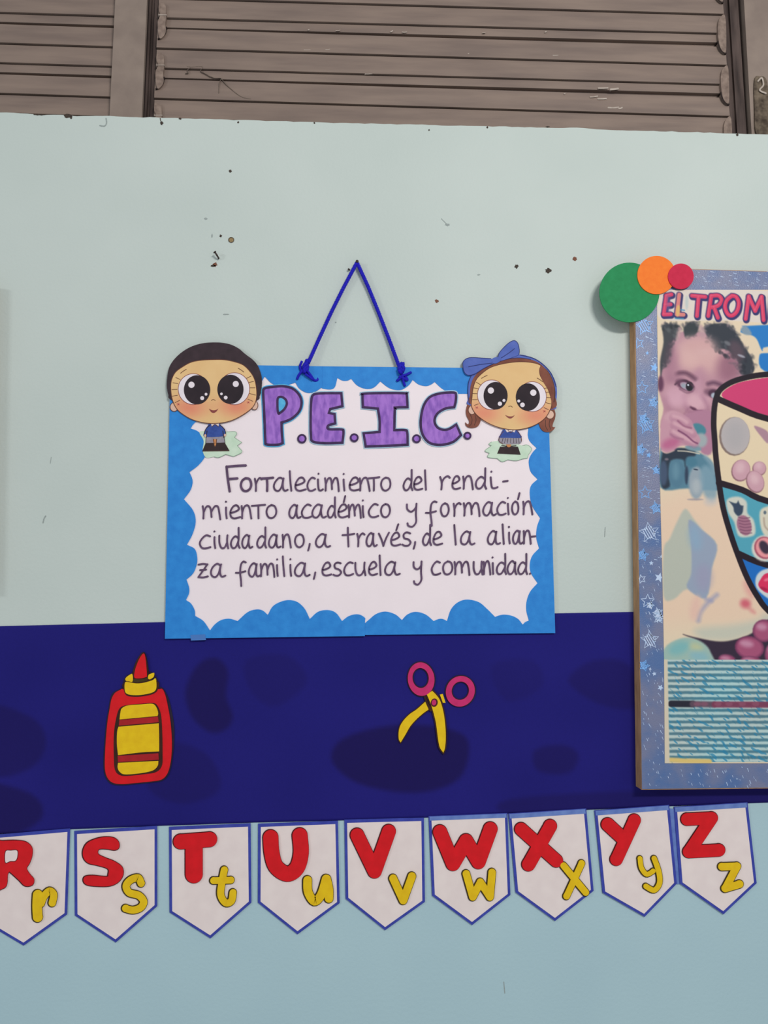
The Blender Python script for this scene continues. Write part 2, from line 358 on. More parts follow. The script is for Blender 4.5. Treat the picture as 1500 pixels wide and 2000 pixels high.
# ------------------------------------------------------------------ louvred windows
def slat(win, xl, yl, xr, yr, pitch):
    a = at(xl, yl, -.045); b = at(xr, yr, -.045); u = (at(xl, yl-98, -.045).z-a.z)/98*pitch/98
    prof = [(1.2, -10), (1.2, 1), (16.8, 0.5), (17.1, -8), (18.7, -8), (19, 4), (30, 3.6), (55.3, 1.0), (55.6, -9), (57.8, -9), (58, 4), (80, 3), (96.2, 1.2), (96.2, -8), (106, -8), (106, -10)]
    m = MB(); k = len(prof)
    for e in (a, b): m.v += [Vector((e.x, e.y-q[1]/1000, e.z+q[0]*u)) for q in prof]
    for i in range(k): j = (i+1) % k; m.f.append((i, k+i, k+j, j))
    m.f += [tuple(range(k)), tuple(reversed(range(k, 2*k)))]
    return m.build('slat', M['metal'], win)
def window(name, loc):
    o = bpy.data.objects.new(name, None); S.collection.objects.link(o); o.location = loc; o['kind'] = 'structure'; return o
def quad(xa0, xb0, xa1, xb1, y0, y1): return [(xa0, y0), (xb0, y0), (xb1, y1), (xa1, y1)]
YT = -420
def ex(x0, x225, y): return x0+(x225-x0)*y/225.0
def vbar(name, win, a, b, d0, d1, m, y0=YT, y1=252, sub=None):
    q = [(ex(a[0], a[1], y0), y0), (ex(b[0], b[1], y0), y0), (ex(b[0], b[1], y1), y1), (ex(a[0], a[1], y1), y1)]
    return MB().prism(q, d0, d1).build(name, M[m], win)
w1 = window('window_1', at(-200, 220, -.05)); w2 = window('window_2', at(860, 240, -.05)); w3 = window('window_3', at(1700, 270, -.05))
vbar('stile', w1, (225, 214), (287, 277), -.075, -.030, 'stile')
for k in range(-4, 3):
    yy = 150+98*k
    slat(w1, -420, yy-98*0-21, ex(226, 214, yy)+4, yy-.5, 98)
# middle window: channel made of folded strips, gasket, clips and slats
cm = MB()
for (a, b, d) in (((290.5, 280.5), (296, 286), -.044), ((296, 286), (303, 293), -.052), ((303, 293), (311, 300.5), -.047)):
    cm.prism([(ex(a[0], a[1], YT), YT), (ex(b[0], b[1], YT), YT), (ex(b[0], b[1], 252), 252), (ex(a[0], a[1], 252), 252)], -.075, d)
cm.build('channel', M['channel'], w2)
vbar('gasket', w2, (286.5, 276.5), (291, 281), -.075, -.040, 'dark')
cm = MB()
for (a, b, d) in (((1410, 1424), (1424, 1438), -.050), ((1424, 1438), (1441, 1456), -.044)):
    cm.prism([(ex(a[0], a[1], YT), YT), (ex(b[0], b[1], YT), YT), (ex(b[0], b[1], 275), 275), (ex(a[0], a[1], 275), 275)], -.075, d)
cm.build('channel', M['channel'], w2)
vbar('gasket', w2, (1440, 1455), (1453, 1466), -.075, -.052, 'dark', y1=275)
for k in range(-5, 3):
    yl = 153+98*k; yr = 184.5+99.5*k
    slat(w2, ex(312, 302, yl), yl, ex(1411, 1424, yr), yr, 98)
    xl = ex(313, 303, yl-30)+4; 
    cl = [(xl-5, yl-48), (xl+2, yl-50), (xl+8, yl-42), (xl+8.5, yl-24), (xl+7, yl-8), (xl+8, yl+6), (xl+3, yl+16), (xl-5, yl+18), (xl-8, yl-10), (xl-3, yl-26), (xl-6, yl-36)]
    c = sheet('clip', cl, -.052, -.037, M['clipm'], w2)
    MB().ribbon([(xl+9, yl-2), (xl+7, yl+10), (xl, yl+18), (xl-7, yl+20)], 2.5, -.05, -.038).build('clip_edge', M['dark'], c)
    MB().ribbon([(xl-6, yl-26), (xl+9, yl-26)], 1.6, -.04, -.0362).build('clip_band', M['scratch'], c)
    xr = ex(1410, 1423, yr-30)-4
    cl = [(xr+6, yr-56), (xr-3, yr-50), (xr-7, yr-35), (xr-6, yr-10), (xr-2, yr+8), (xr+5, yr+17), (xr+9, yr+12), (xr+9, yr-30)]
    c = sheet('clip', cl, -.052, -.037, M['clipm'], w2)
    MB().ribbon([(xr-7, yr-4), (xr-4, yr+9), (xr+3, yr+18), (xr+9, yr+19)], 2.5, -.05, -.038).build('clip_edge', M['dark'], c)
sc = MB()
for (x, y, l, wd) in ((1178, 172, 18, 3.2), (1200, 174, 14, 4), (1160, 189, 14, 2.5), (1176, 193, 16, 3), (1198, 210.5, 20, 3), (1212, 211.5, 6, 3), (1066, 62, 2, 2), (765, 61.5, 3, 2.6), (790, 63, 8, 2), (1103, 183, 1.5, 2), (945, 64, 5, 1.5), (603, 58, 1.5, 2), (1085, 108, 10, 1.4), (640, 97, 8, 1.2), (600, 97.5, 12, 1.4), (720, 144.4, 14, 1.6), (535, 137.5, 10, 1.2), (660, 60, 8, 1.4), (915, 105, 2, 1.4)):
    sc.ribbon([(x-l/2, y+rnd.uniform(-.6, .6)), (x, y), (x+l/2, y-rnd.uniform(0, 1.6))], wd*.9, -.0445, -.0410)
sc.build('paint_scratch', M['scratch'], w2, kind='stuff')
sc = MB()
for pts in ([(365, 130), (372, 131), (366, 137), (368, 142), (362, 143)], [(372, 131), (395, 130), (392, 138), (402, 144), (412, 150)], [(402, 144), (418, 152), (432, 153), (428, 162), (427, 182)], [(432, 153), (445, 168), (470, 188), (490, 193)]):
    sc.ribbon(pts, .8, -.0445, -.0405)
sc.build('dust_thread', M['dust'], w2, kind='stuff')
vbar('stile', w3, (1453, 1466), (1530, 1545), -.075, -.034, 'stile', y1=275)
for k in range(-5, 3):
    yl = 187+99*k; slat(w3, 1533, yl, 2200, yl+22, 98)
sheet('latch_plate', [(1474, 155), (1484, 149), (1497, 156), (1502, 200), (1504, 262), (1478, 262), (1474, 210)], -.036, -.030, M['rust'], w3)
MB().ribbon([(1481, 158), (1488, 152), (1491, 166), (1484, 176), (1496, 182)], 3, -.031, -.027).build('latch_hook', M['scratch'], w3)

# ------------------------------------------------------------------ navy band on the wall
rs = np.random.RandomState(3)
xs = np.arange(-600, 2101, 5); ys = np.arange(0, 1.0001, 1/70)
def band_y(x): # top and bottom edges of the band in the photograph's frame
    return np.interp(x, [-600, 0, 320, 1085, 1240, 2100], [1238, 1223, 1215, 1198, 1195, 1178]), np.interp(x, [-600, 0, 140, 310, 495, 665, 830, 1000, 1150, 1310, 1500, 2100], [1660, 1629, 1619.5, 1613, 1606.5, 1602.5, 1597, 1589, 1581.5, 1574.5, 1567.5, 1545])
def warp_band(X, Y):
    a, b = band_y(X); return X, a+(b-a)*Y
B = Print(xs, ys, (31, 27, 112))
PX, PY = warp_band(B.X, B.Y)
def nb(sc, seed):
    r = np.random.RandomState(seed); out = np.zeros(PX.shape)
    for k in range(9):
        a = r.uniform(0, 6.28); f = sc*r.uniform(.6, 1.6); out += np.sin((PX*math.cos(a)+PY*math.sin(a))*f+r.uniform(0, 6.28))
    return out/5
B.c += (nb(.006, 1)*3.2+nb(.03, 2)*2.0)[..., None]*np.array((.8, .7, 1.5))
BI = (B.X.copy(), B.Y.copy())
def stain(pts, alpha):
    # stain outline in photo pixels -> mask on the band grid
    P = smooth(pts, True, 4); ins = np.zeros(PX.shape, bool); n_ = len(P)
    for k in range(n_):
        x1_, y1_ = P[k][:2]; x2_, y2_ = P[(k+1) % n_][:2]
        if y1_ == y2_: continue
        ins ^= ((y1_ > PY) != (y2_ > PY)) & (PX < (x2_-x1_)*(PY-y1_)/(y2_-y1_)+x1_)
    D = B.dist(P, PX, PY, True); sd = np.where(ins, D, -D); m = np.clip(.5+sd/14, 0, 1); m = (m*m*(3-2*m)*alpha)[..., None]
    B.c = B.c*(1-m)+np.array((25, 15, 72.))*m
stain([(385, 1300), (420, 1285), (445, 1310), (442, 1360), (455, 1400), (440, 1425), (410, 1430), (375, 1400), (362, 1350)], .7)
stain([(660, 1450), (720, 1425), (800, 1415), (880, 1425), (915, 1450), (905, 1510), (860, 1540), (790, 1548), (700, 1530), (650, 1490)], .75)
stain([(1045, 1465), (1100, 1455), (1130, 1475), (1110, 1510), (1050, 1505)], .5)
stain([(1110, 1330), (1160, 1290), (1230, 1300), (1240, 1380), (1170, 1375)], .4)
stain([(-40, 1380), (60, 1400), (90, 1450), (60, 1500), (-20, 1510)], .5)
stain([(-60, 1530), (60, 1550), (80, 1600), (0, 1640), (-80, 1630)], .65)
stain([(300, 1450), (400, 1470), (430, 1540), (360, 1570), (290, 1540)], .35)
stain([(480, 1290), (560, 1280), (600, 1330), (540, 1380), (490, 1350)], .25)
stain([(1000, 1560), (1240, 1545), (1500, 1545), (1500, 1575), (1250, 1580), (1000, 1590)], .45)
stain([(960, 1300), (1040, 1290), (1060, 1340), (990, 1370)], .2)
B.build('wall_band', .0012, .0012, M['band'], warp=warp_band, base=at(750, 1400), label='wide navy blue band of stained felt running across the wall under the sign', category='border')

# ------------------------------------------------------------------ hanging sign
G0, G1, G2 = .0022, .0055, .0063
sg = thing('hanging_sign', at(700, 980, G1), 'hand-lettered white sign with blue scalloped border, hung by a blue cord', 'sign')
outer = dict(TL=(333, 711), T1=(644, 715.5), TR=(1069, 720), BR=(1084.5, 1236.5), BS=(712, 1241), BL=(322, 1247.5))
sheet('card', [(334, 712.5), (1068, 721), (1083, 1235), (712, 1240), (323.5, 1246)], G0, G1, M['paper'], sg, sm=False)
inL = [(713, 1212, 1), (713, 1207), (704, 1201), (693, 1200), (680, 1204), (668, 1213, 1), (656, 1197), (640, 1191.5), (621, 1195), (605, 1209, 1), (595, 1189), (581, 1176), (565, 1172), (549, 1175), (533, 1184), (523, 1201, 1),
 (512, 1192), (499, 1190.5), (483, 1196), (464, 1213, 1), (448, 1208.5), (432, 1211), (419, 1220), (410, 1231.5, 1), (397, 1213), (381, 1203, 1), (380, 1192), (373, 1179), (363, 1172, 1), (369, 1159), (369, 1147), (364, 1132, 1),
 (377, 1120), (384, 1103), (385, 1088), (380, 1072), (365, 1064, 1), (376, 1043), (382, 1019), (377, 997), (359, 975, 1), (372, 957), (376, 939), (370, 922, 1), (387, 909), (399, 894), (402, 882), (400, 861), (395, 850), (384, 841), (372, 837, 1),
 (381, 825), (420, 790, 1), (505, 756, 1), (517, 735, 1), (530, 748), (545, 753), (560, 752), (577, 747, 1), (585, 759), (600, 767), (615, 765), (628, 757, 1)]
inR = [(628, 757, 1), (631, 759), (645, 760.5), (654, 756), (659, 738, 1), (668, 743), (678, 743.5), (686, 740, 1), (698, 753), (715, 759.5), (730, 757), (743, 745, 1), (757, 756), (770, 761), (785, 761), (799, 752), (806, 742, 1),
 (818, 751), (832, 754), (842, 751), (849, 746, 1), (862, 758), (875, 765), (892, 769, 1), (915, 769, 1), (1020, 800, 1), (1032, 838, 1), (1031, 850), (1035, 862), (1048, 875, 1), (1040, 884), (1034, 895), (1033, 906), (1037, 922), (1050, 936, 1),
 (1037, 949), (1035, 968), (1040, 989), (1055, 1012, 1), (1049, 1029), (1047.5, 1050), (1053, 1071, 1), (1040, 1085), (1035, 1101), (1037, 1119), (1050, 1139, 1), (1036, 1155), (1029, 1173), (1028, 1192), (1033, 1212, 1), (1026, 1215), (1021, 1220, 1),
 (1012, 1209), (999, 1202.5), (985, 1200.5), (975, 1202), (967, 1205, 1), (951, 1189), (935, 1176), (913, 1171), (895, 1176), (881, 1190), (873, 1213, 1), (865, 1209), (857, 1209), (847, 1213, 1), (831, 1200), (812, 1195), (796, 1200), (785, 1211, 1),
 (772, 1200), (753, 1194.5), (735, 1199), (721, 1210), (713, 1217, 1)]
def openc(l): return smooth(l, False, 5)
MB().prism(openc(inL)+[(629, 753), (629, 715.3), outer['TL'], outer['BL'], (712.6, 1242.3)], G1, G2+.0006).build('border_strip', M['blue'], sg)
MB().prism(openc(inR)+[(712.6, 1240), outer['BR'], outer['TR'], (628.5, 715.3)], G1, G2).build('border_strip', M['blue'], sg)
MB().prism([(372, 1240), (401, 1239), (402, 1250), (373, 1251)], .0015, G2+.001).build('tape', M['tape'], sg)
# purple title letters
z6 = lambda p: zc(p, 500, 490, 3.571)
PE = {
'P': [(50, 985), (62, 958), (120, 948), (190, 944), (255, 960), (302, 1005), (318, 1058), (302, 1118), (255, 1165), (215, 1185), (178, 1197, 1), (180, 1260), (186, 1340, 1), (150, 1352), (75, 1350), (65, 1325), (60, 1200), (55, 1090)],
'E': [(398, 1005), (430, 995), (500, 992), (595, 992, 1), (603, 1083, 1), (518, 1103, 1), (508, 1130, 1), (548, 1137, 1), (553, 1203, 1), (505, 1218), (508, 1243), (595, 1245), (610, 1262), (603, 1338, 1), (480, 1341), (398, 1330), (383, 1290), (381, 1150), (386, 1040)],
'I': [(752, 996), (900, 991), (1040, 993), (1052, 1005), (1057, 1090, 1), (975, 1093), (968, 1110), (965, 1250, 1), (1040, 1250), (1055, 1268), (1058, 1352, 1), (900, 1360), (765, 1364, 1), (750, 1272, 1), (862, 1262, 1), (862, 1180), (850, 1100, 1), (745, 1090, 1), (743, 1012)],
'C': [(1225, 1012), (1295, 992), (1380, 988), (1395, 1005), (1393, 1050), (1383, 1090, 1), (1320, 1100), (1265, 1135), (1245, 1185), (1265, 1230), (1310, 1248), (1350, 1240), (1397, 1210, 1), (1430, 1285, 1), (1375, 1332), (1290, 1353), (1210, 1338), (1162, 1280), (1148, 1200), (1160, 1110), (1185, 1050)]}
PH = [(152, 1030), (175, 1018), (205, 1035), (215, 1065), (200, 1100), (170, 1128), (156, 1132), (150, 1090)]
for k, pl in PE.items():
    q = smooth(z6(pl)); L = MB().prism(q, G1, G2+.0012).build('title_letter', M['purple'], sg)
    MB().ribbon([(p[0], p[1]) for p in q], 4.8, G1, G2+.0015, True, n=1).build('letter_outline', M['outline'], L)
    MB().ribbon([(p[0], p[1]) for p in q], 8.5, G1, G2+.0008, True, n=1).build('letter_halo', M['cyan' if k == 'P' else 'halo'], L)
    if k == 'P':
        h = smooth(z6(PH)); MB().prism(h, G1, G2+.0014).build('letter_hole', M['cyan'], L)
        MB().ribbon(h, 4.6, G1, G2+.00165, True, n=1).build('hole_outline', M['outline'], L)
for (x, y, r) in ((320, 1310, 33), (685, 1303, 31), (1120, 1310, 31), (1475, 1289, 28)):
    (cx, cy), = z6([(x, y)]); r /= 3.571; rr = r-1.8
    L = MB().prism(ell(cx, cy, rr, rr), G1, G2+.0012).build('full_stop', M['purple'], sg)
    MB().ribbon(ell(cx, cy, rr, rr), 3.6, G1, G2+.0015, True, n=1).build('dot_outline', M['outline'], L)
# handwriting: a small stroke font, y up, baseline 0, x height 1
GL = {
'o': [[(.5, 1), (.15, .82), (.02, .45), (.2, .08), (.55, 0), (.88, .2), (.98, .55), (.82, .9), (.5, 1)]],
'a': [[(.68, .88), (.42, 1), (.12, .72), (.0, .35), (.1, .05), (.34, .0), (.55, .3), (.68, .88)], [(.7, .95), (.64, .5), (.68, .14), (.8, .0), (1, .08)]],
'A': [[(.85, .8), (.55, 1), (.2, .75), (.03, .35), (.2, .02), (.5, .05), (.75, .35), (.86, .85)], [(.88, .9), (.86, .4), (.92, .05), (1, .0)]],
'c': [[(.95, .92), (.6, 1), (.22, .75), (.02, .38), (.2, .04), (.6, .0), (1, .1)]],
'd': [[(.85, .75), (.5, .9), (.15, .65), (.02, .28), (.2, 0), (.55, .08), (.85, .5)], [(.9, 1.55), (.9, .8), (.86, .3), (1, .0)]],
'e': [[(.05, .42), (.5, .5), (.9, .72), (.7, 1), (.35, .92), (.06, .5), (.12, .12), (.45, .0), (1, .1)]],
'i': [[(.45, .85), (.48, .4), (.55, .02)], [(.45, 1.28), (.45, 1.3)]],
'I': [[(.1, .85), (.15, .4), (.3, .05), (.65, .02), (1, .1)], [(.2, 1.28), (.2, 1.3)]],
'l': [[(.3, 1.5), (.4, .8), (.6, .0)]],
'm': [[(.0, .95), (.05, .5), (.04, .0)], [(.05, .45), (.2, .88), (.36, .95), (.46, .7), (.5, .12)], [(.5, .5), (.68, .92), (.86, .92), (.95, .5), (1, -.05)]],
'n': [[(.0, .95), (.06, .5), (.04, .0)], [(.06, .45), (.3, .88), (.6, 1), (.82, .75), (1, -.02)]],
'r': [[(.0, .95), (.15, .5), (.12, .0)], [(.14, .5), (.4, .85), (.75, 1), (1, .9)]],
't': [[(.45, 1.45), (.48, .8), (.52, .0)], [(.0, .88), (.5, .9), (1, .98)]],
'T': [[(.0, .95), (.5, .98), (1, 1.02)], [(.48, .95), (.5, .5), (.5, 0)]],
'u': [[(.02, .95), (.04, .4), (.25, .02), (.6, .05), (.85, .4)], [(.9, .98), (.88, .5), (1, .0)]],
'v': [[(.0, .95), (.25, .5), (.45, .0)], [(.45, .0), (.7, .55), (1, 1)]],
's': [[(.9, .92), (.5, 1), (.15, .82), (.25, .55), (.7, .45), (.95, .22), (.7, .02), (.3, -.02), (0, .06)]],
'z': [[(.05, .95), (.5, 1), (.95, .98)], [(.95, .98), (.5, .5), (.02, .0)], [(.02, .0), (.5, -.04), (1, .05)], [(.2, .52), (.8, .58)]],
'y': [[(.05, .95), (.08, .6), (.4, .4), (.7, .5), (.95, .75)], [(.98, 1), (.92, .2), (.95, -.4), (.6, -.75), (.2, -.7), (.1, -.5)]],
'f': [[(1, 1.1), (.75, 1.15), (.5, .9), (.42, .3), (.52, -.3), (.55, -.72)], [(.0, .28), (.4, .3), (.95, .4)]],
'F': [[(.02, 1.9), (.08, 1.0), (.18, .0)], [(.02, 1.88), (.5, 1.93), (1, 1.98)], [(.08, .93), (.3, .95), (.56, .98)]],
',': [[(.7, .25), (.6, .05), (.3, -.25)]], '-': [[(.0, .5), (1, .55)]], '.': [[(.5, .02), (.55, .05)]], "'": [[(.2, 0), (.8, .45)]]}
XH = 25.5
def bl(line, x):
    return [np.interp(x, [440, 600, 760, 990], [959.5, 958, 958, 953]), np.interp(x, [395, 640, 830, 1040], [1013, 1010.5, 1009, 1004]),
            np.interp(x, [389, 640, 860, 1047], [1071, 1068, 1064, 1061]), np.interp(x, [386, 640, 820, 1036], [1127, 1124, 1122, 1121])][line]
TXT = [
 (0, [('F', 442, 480), ('o', 470, 491), ('r', 498, 511), ('T', 511, 533), ('a', 535, 562), ('l', 563, 573), ('e', 576, 597), ('c', 600, 616), ('I', 620, 631), ('m', 635, 662), ('i', 664, 680), ('e', 682, 702), ('n', 703, 722), ('T', 720, 741), ('o', 744, 763)]),
 (0, [('d', 788, 806), ('e', 808, 825), ('l', 828, 835)]),
 (0, [('r', 860, 879), ('e', 883, 899), ('n', 905, 924), ('d', 929, 950), ('I', 957, 972), ('-', 983, 992)]),
 (1, [('m', 396, 430), ('i', 434, 450), ('e', 449, 469), ('n', 472, 491), ('T', 492, 518), ('o', 520, 540)]),
 (1, [('a', 565, 587), ('c', 589, 608), ('a', 610, 637), ('d', 640, 656), ('e', 660, 679), ("'", 671, 675), ('m', 681, 705), ('i', 703, 716), ('c', 720, 739), ('o', 744, 762)]),
 (1, [('y', 794, 814)]),
 (1, [('f', 832, 853), ('o', 861, 877), ('r', 886, 900), ('m', 906, 937), ('a', 944, 969), ('c', 971, 988), ('i', 986, 1000), ('o', 1000, 1013), ("'", 1011, 1016), ('n', 1022, 1040)]),
 (2, [('c', 390, 411), ('i', 412, 427), ('u', 428, 446), ('d', 451, 468), ('a', 473, 493), ('d', 502, 520), ('a', 525, 548), ('n', 552, 568), ('o', 576, 594), (',', 600, 607)]),
 (2, [('a', 617, 645)]),
 (2, [('t', 669, 692), ('r', 698, 712), ('a', 716, 736), ('v', 740, 760), ('e', 763, 782), ("'", 773, 779), ('s', 786, 803), (',', 806, 813)]),
 (2, [('d', 826, 842), ('e', 846, 864)]), (2, [('l', 885, 894), ('a', 900, 927)]),
 (2, [('a', 953, 977), ('l', 979, 988), ('i', 988, 1002), ('a', 1002, 1021), ('n', 1023, 1037), ('-', 1037, 1046)]),
 (3, [('z', 387, 406), ('a', 412, 440)]),
 (3, [('f', 461, 480), ('a', 486, 508), ('m', 509, 536), ('i', 535, 549), ('l', 550, 559), ('i', 561, 575), ('a', 576, 605), (',', 611, 618)]),
 (3, [('e', 629, 647), ('s', 651, 667), ('c', 672, 690), ('u', 694, 714), ('e', 720, 737), ('l', 739, 747), ('a', 752, 781)]),
 (3, [('y', 807, 824)]),
 (3, [('c', 843, 860), ('o', 865, 884), ('m', 888, 917), ('u', 925, 943), ('n', 945, 958), ('i', 957, 969), ('d', 970, 989), ('A', 991, 1009), ('d', 1012, 1030), ('.', 1033, 1038)])]
GH = G2+.0011
for ln, w_ in TXT:
    m = MB()
    for ch, a, b in w_:
        for st in GL[ch]:
            by = bl(ln, (a+b)/2); hh = XH
            if ch == "'": by -= XH*1.18; 
            P = [(a+(b-a)*p[0]+rnd.uniform(-.25, .25), by-p[1]*hh+rnd.uniform(-.3, .3)) for p in st]
            m.ribbon(P, 4.6 if (ln == 0 and ch in 'FoT' and b < 540) else 3.5, G1, GH, n=5)
    m.build('word', M['ink'], sg)
# paper children on the sign
def child(prefix, o, s, d, hair_fn, face, eyes, lash, brows, nose, mouthp, spots, blush, ears, labels):
    z = lambda p: zc(p, o[0], o[1], s)
    part = MB().prism(smooth(z(face)), G1, d+.0012).build(prefix, M['paper'], sg, label=labels)
    (cc,) = z([(740, 800)])
    part.data.materials.clear()
    part.data.materials.append(face_mat(prefix+'_skin', Vector(sg.location), [(*z([b[:2]])[0], b[2], b[3]) for b in blush]))
    def sub(name, poly, d1, m, sm=True, zz=True, d0=None): return MB().prism(smooth(z(poly)) if sm else z(poly), G1 if d0 is None else d0, d1).build(name, M[m], part)
    def ln(name, pts, wd, d1, m, closed=False): return MB().ribbon(z(pts), wd/s, G1+.0002, d1, closed).build(name, M[m], part)
    hair_fn(sub, ln, d)
    ln('face_outline', face, 9, d+.0013, 'lineb', True)
    for (cx, cy, rx, ry) in ears:
        sub('ear', ell(cx, cy, rx, ry), d+.0007, 'skinear', False); ln('ear_outline', ell(cx, cy, rx, ry, n=14), 8, d+.0008, 'lineb', True)
    for (wc, ic, hl) in eyes:
        sub('eye_white', ell(*wc, n=40), d+.0014, 'eyewhite', False); ln('eye_outline', ell(*wc, n=20), 7, d+.0015, 'mouth', True)
        sub('pupil', ell(*ic, n=40), d+.0017, 'pupil', False)
        for (x, y, r) in hl: sub('eye_glint', ell(x, y, r, r), d+.0019, 'eyewhite', False)
    for a, b in lash: ln('eyelash', [a, b], 6, d+.0016, 'lineb')
    for a, b in brows: ln('eyebrow', [a, ((a[0]+b[0])/2, (a[1]+b[1])/2-3), b], 7, d+.0016, 'lineb')
    ln('nose', nose, 6, d+.0016, 'lineb'); sub('mouth', mouthp, d+.0016, 'mouth')
    for (x, y) in spots: ln('freckle', [(x-14, y-8), (x+14, y+6)], 9, d+.0016, 'cheek'); ln('freckle', [(x+10, y-12), (x-8, y+12)], 7, d+.0016, 'cheek')
    return part, sub, ln
D = G2+.0012
def boyhair(sub, ln, d):
    sub('hair', [(212, 880), (180, 820), (163, 740), (163, 640), (185, 500), (240, 400), (330, 310), (440, 240), (560, 198), (680, 181), (820, 182), (940, 205), (1040, 255), (1105, 310), (1150, 345), (1210, 390), (1270, 460), (1310, 560), (1323, 650), (1315, 750), (1295, 830), (1262, 885), (1000, 1000), (500, 1000)], d+.0009, 'hair')
boy, sub, ln = child('boy_cutout', (300, 640), 6.25, D, boyhair,
 [(210, 700), (225, 620), (270, 540), (350, 480), (450, 425), (560, 400), (700, 391), (860, 392), (1000, 420), (1100, 460), (1180, 540), (1232, 630), (1256, 750), (1255, 860), (1230, 940), (1180, 1000), (1080, 1070), (960, 1130), (840, 1160), (720, 1170), (600, 1158), (480, 1125), (380, 1072), (290, 1000), (240, 910), (215, 810)],
 [((484, 750, 184, 188), (530, 758, 161, 178), ((462, 697, 38), (593, 860, 24), (640, 812, 17))), ((986, 745, 186, 195), (938, 752, 160, 178), ((1003, 687, 37), (880, 853, 23), (828, 808, 16)))],
 [((325, 632), (270, 608)), ((295, 682), (235, 672)), ((287, 752), (222, 755)), ((290, 825), (228, 835)), ((320, 885), (262, 915)), ((1135, 618), (1190, 590)), ((1165, 668), (1222, 655)), ((1176, 733), (1240, 733)), ((1172, 803), (1245, 822)), ((1150, 872), (1210, 897))],
 [((330, 555), (398, 508)), ((1033, 495), (1102, 542))], [(705, 888), (728, 876), (752, 888)], [(675, 990, 1), (702, 1028), (732, 1040), (765, 1024), (790, 988, 1), (760, 1004), (720, 1008)],
 [(300, 935), (1155, 912)], [(440, 975, 46, (222, 118, 100)), (1010, 960, 46, (222, 118, 100))], [(250, 968, 48, 54), (1232, 948, 42, 54)], 'big-eyed boy with short black hair and blue shirt')
def body_common(sub, ln, S_, extra):
    for a in extra: (sub if a[0] == 's' else ln)(*a[1:])
grassB = [(560, 1280), (620, 1262), (760, 1280), (920, 1270), (1000, 1270), (1015, 1300, 1), (985, 1340, 1), (1075, 1400, 1), (1020, 1440, 1), (1080, 1505, 1), (1065, 1530), (975, 1572, 1), (880, 1545, 1), (795, 1583), (740, 1575), (640, 1585), (600, 1500), (610, 1380)]
sub('grass_patch', grassB, G2+.0010, 'grass'); ln('grass_line', grassB[2:15], 6, G2+.0012, 'grassline')
sub('torso', [(690, 1165), (645, 1225), (612, 1290), (618, 1325), (700, 1335), (830, 1328), (880, 1312), (868, 1245), (820, 1190), (790, 1165)], G2+.0018, 'shirt')
for p in ([(688, 1190), (645, 1225), (618, 1290), (622, 1330)], [(652, 1260), (642, 1340)], [(815, 1190), (865, 1240), (880, 1300), (868, 1330)], [(845, 1260), (856, 1340)]): ln('shirt_line', p, 9, G2+.0021, 'shoe')
sub('collar', C([(700, 1168), (712, 1210), (748, 1180), (790, 1208), (800, 1168)]), G2+.0022, 'collar'); ln('collar_line', [(712, 1208), (748, 1180), (790, 1206)], 7, G2+.0024, 'lineb')
for x, y in ((630, 1318), (872, 1312)): sub('hand', ell(x, y, 13, 18), G2+.0022, 'skinear', False)
sub('trousers', C([(642, 1333), (862, 1325), (872, 1412), (632, 1418)]), G2+.0016, 'grey'); sub('shoes', C([(635, 1408), (868, 1402), (925, 1500), (595, 1505)]), G2+.0018, 'shoe')
sub('legs', C([(722, 1360), (775, 1360), (768, 1410), (750, 1452), (732, 1410)]), G2+.0020, 'leg'); ln('trouser_line', [(640, 1340), (636, 1412)], 6, G2+.0019, 'shoe'); ln('trouser_line', [(862, 1340), (872, 1410)], 6, G2+.0019, 'shoe')
ln('leg_line', [(730, 1360), (740, 1420)], 7, G2+.0022, 'shoe'); ln('leg_line', [(768, 1360), (762, 1415)], 7, G2+.0022, 'shoe'); ln('sole_line', [(598, 1507), (922, 1503)], 6, G2+.0019, 'lineb')
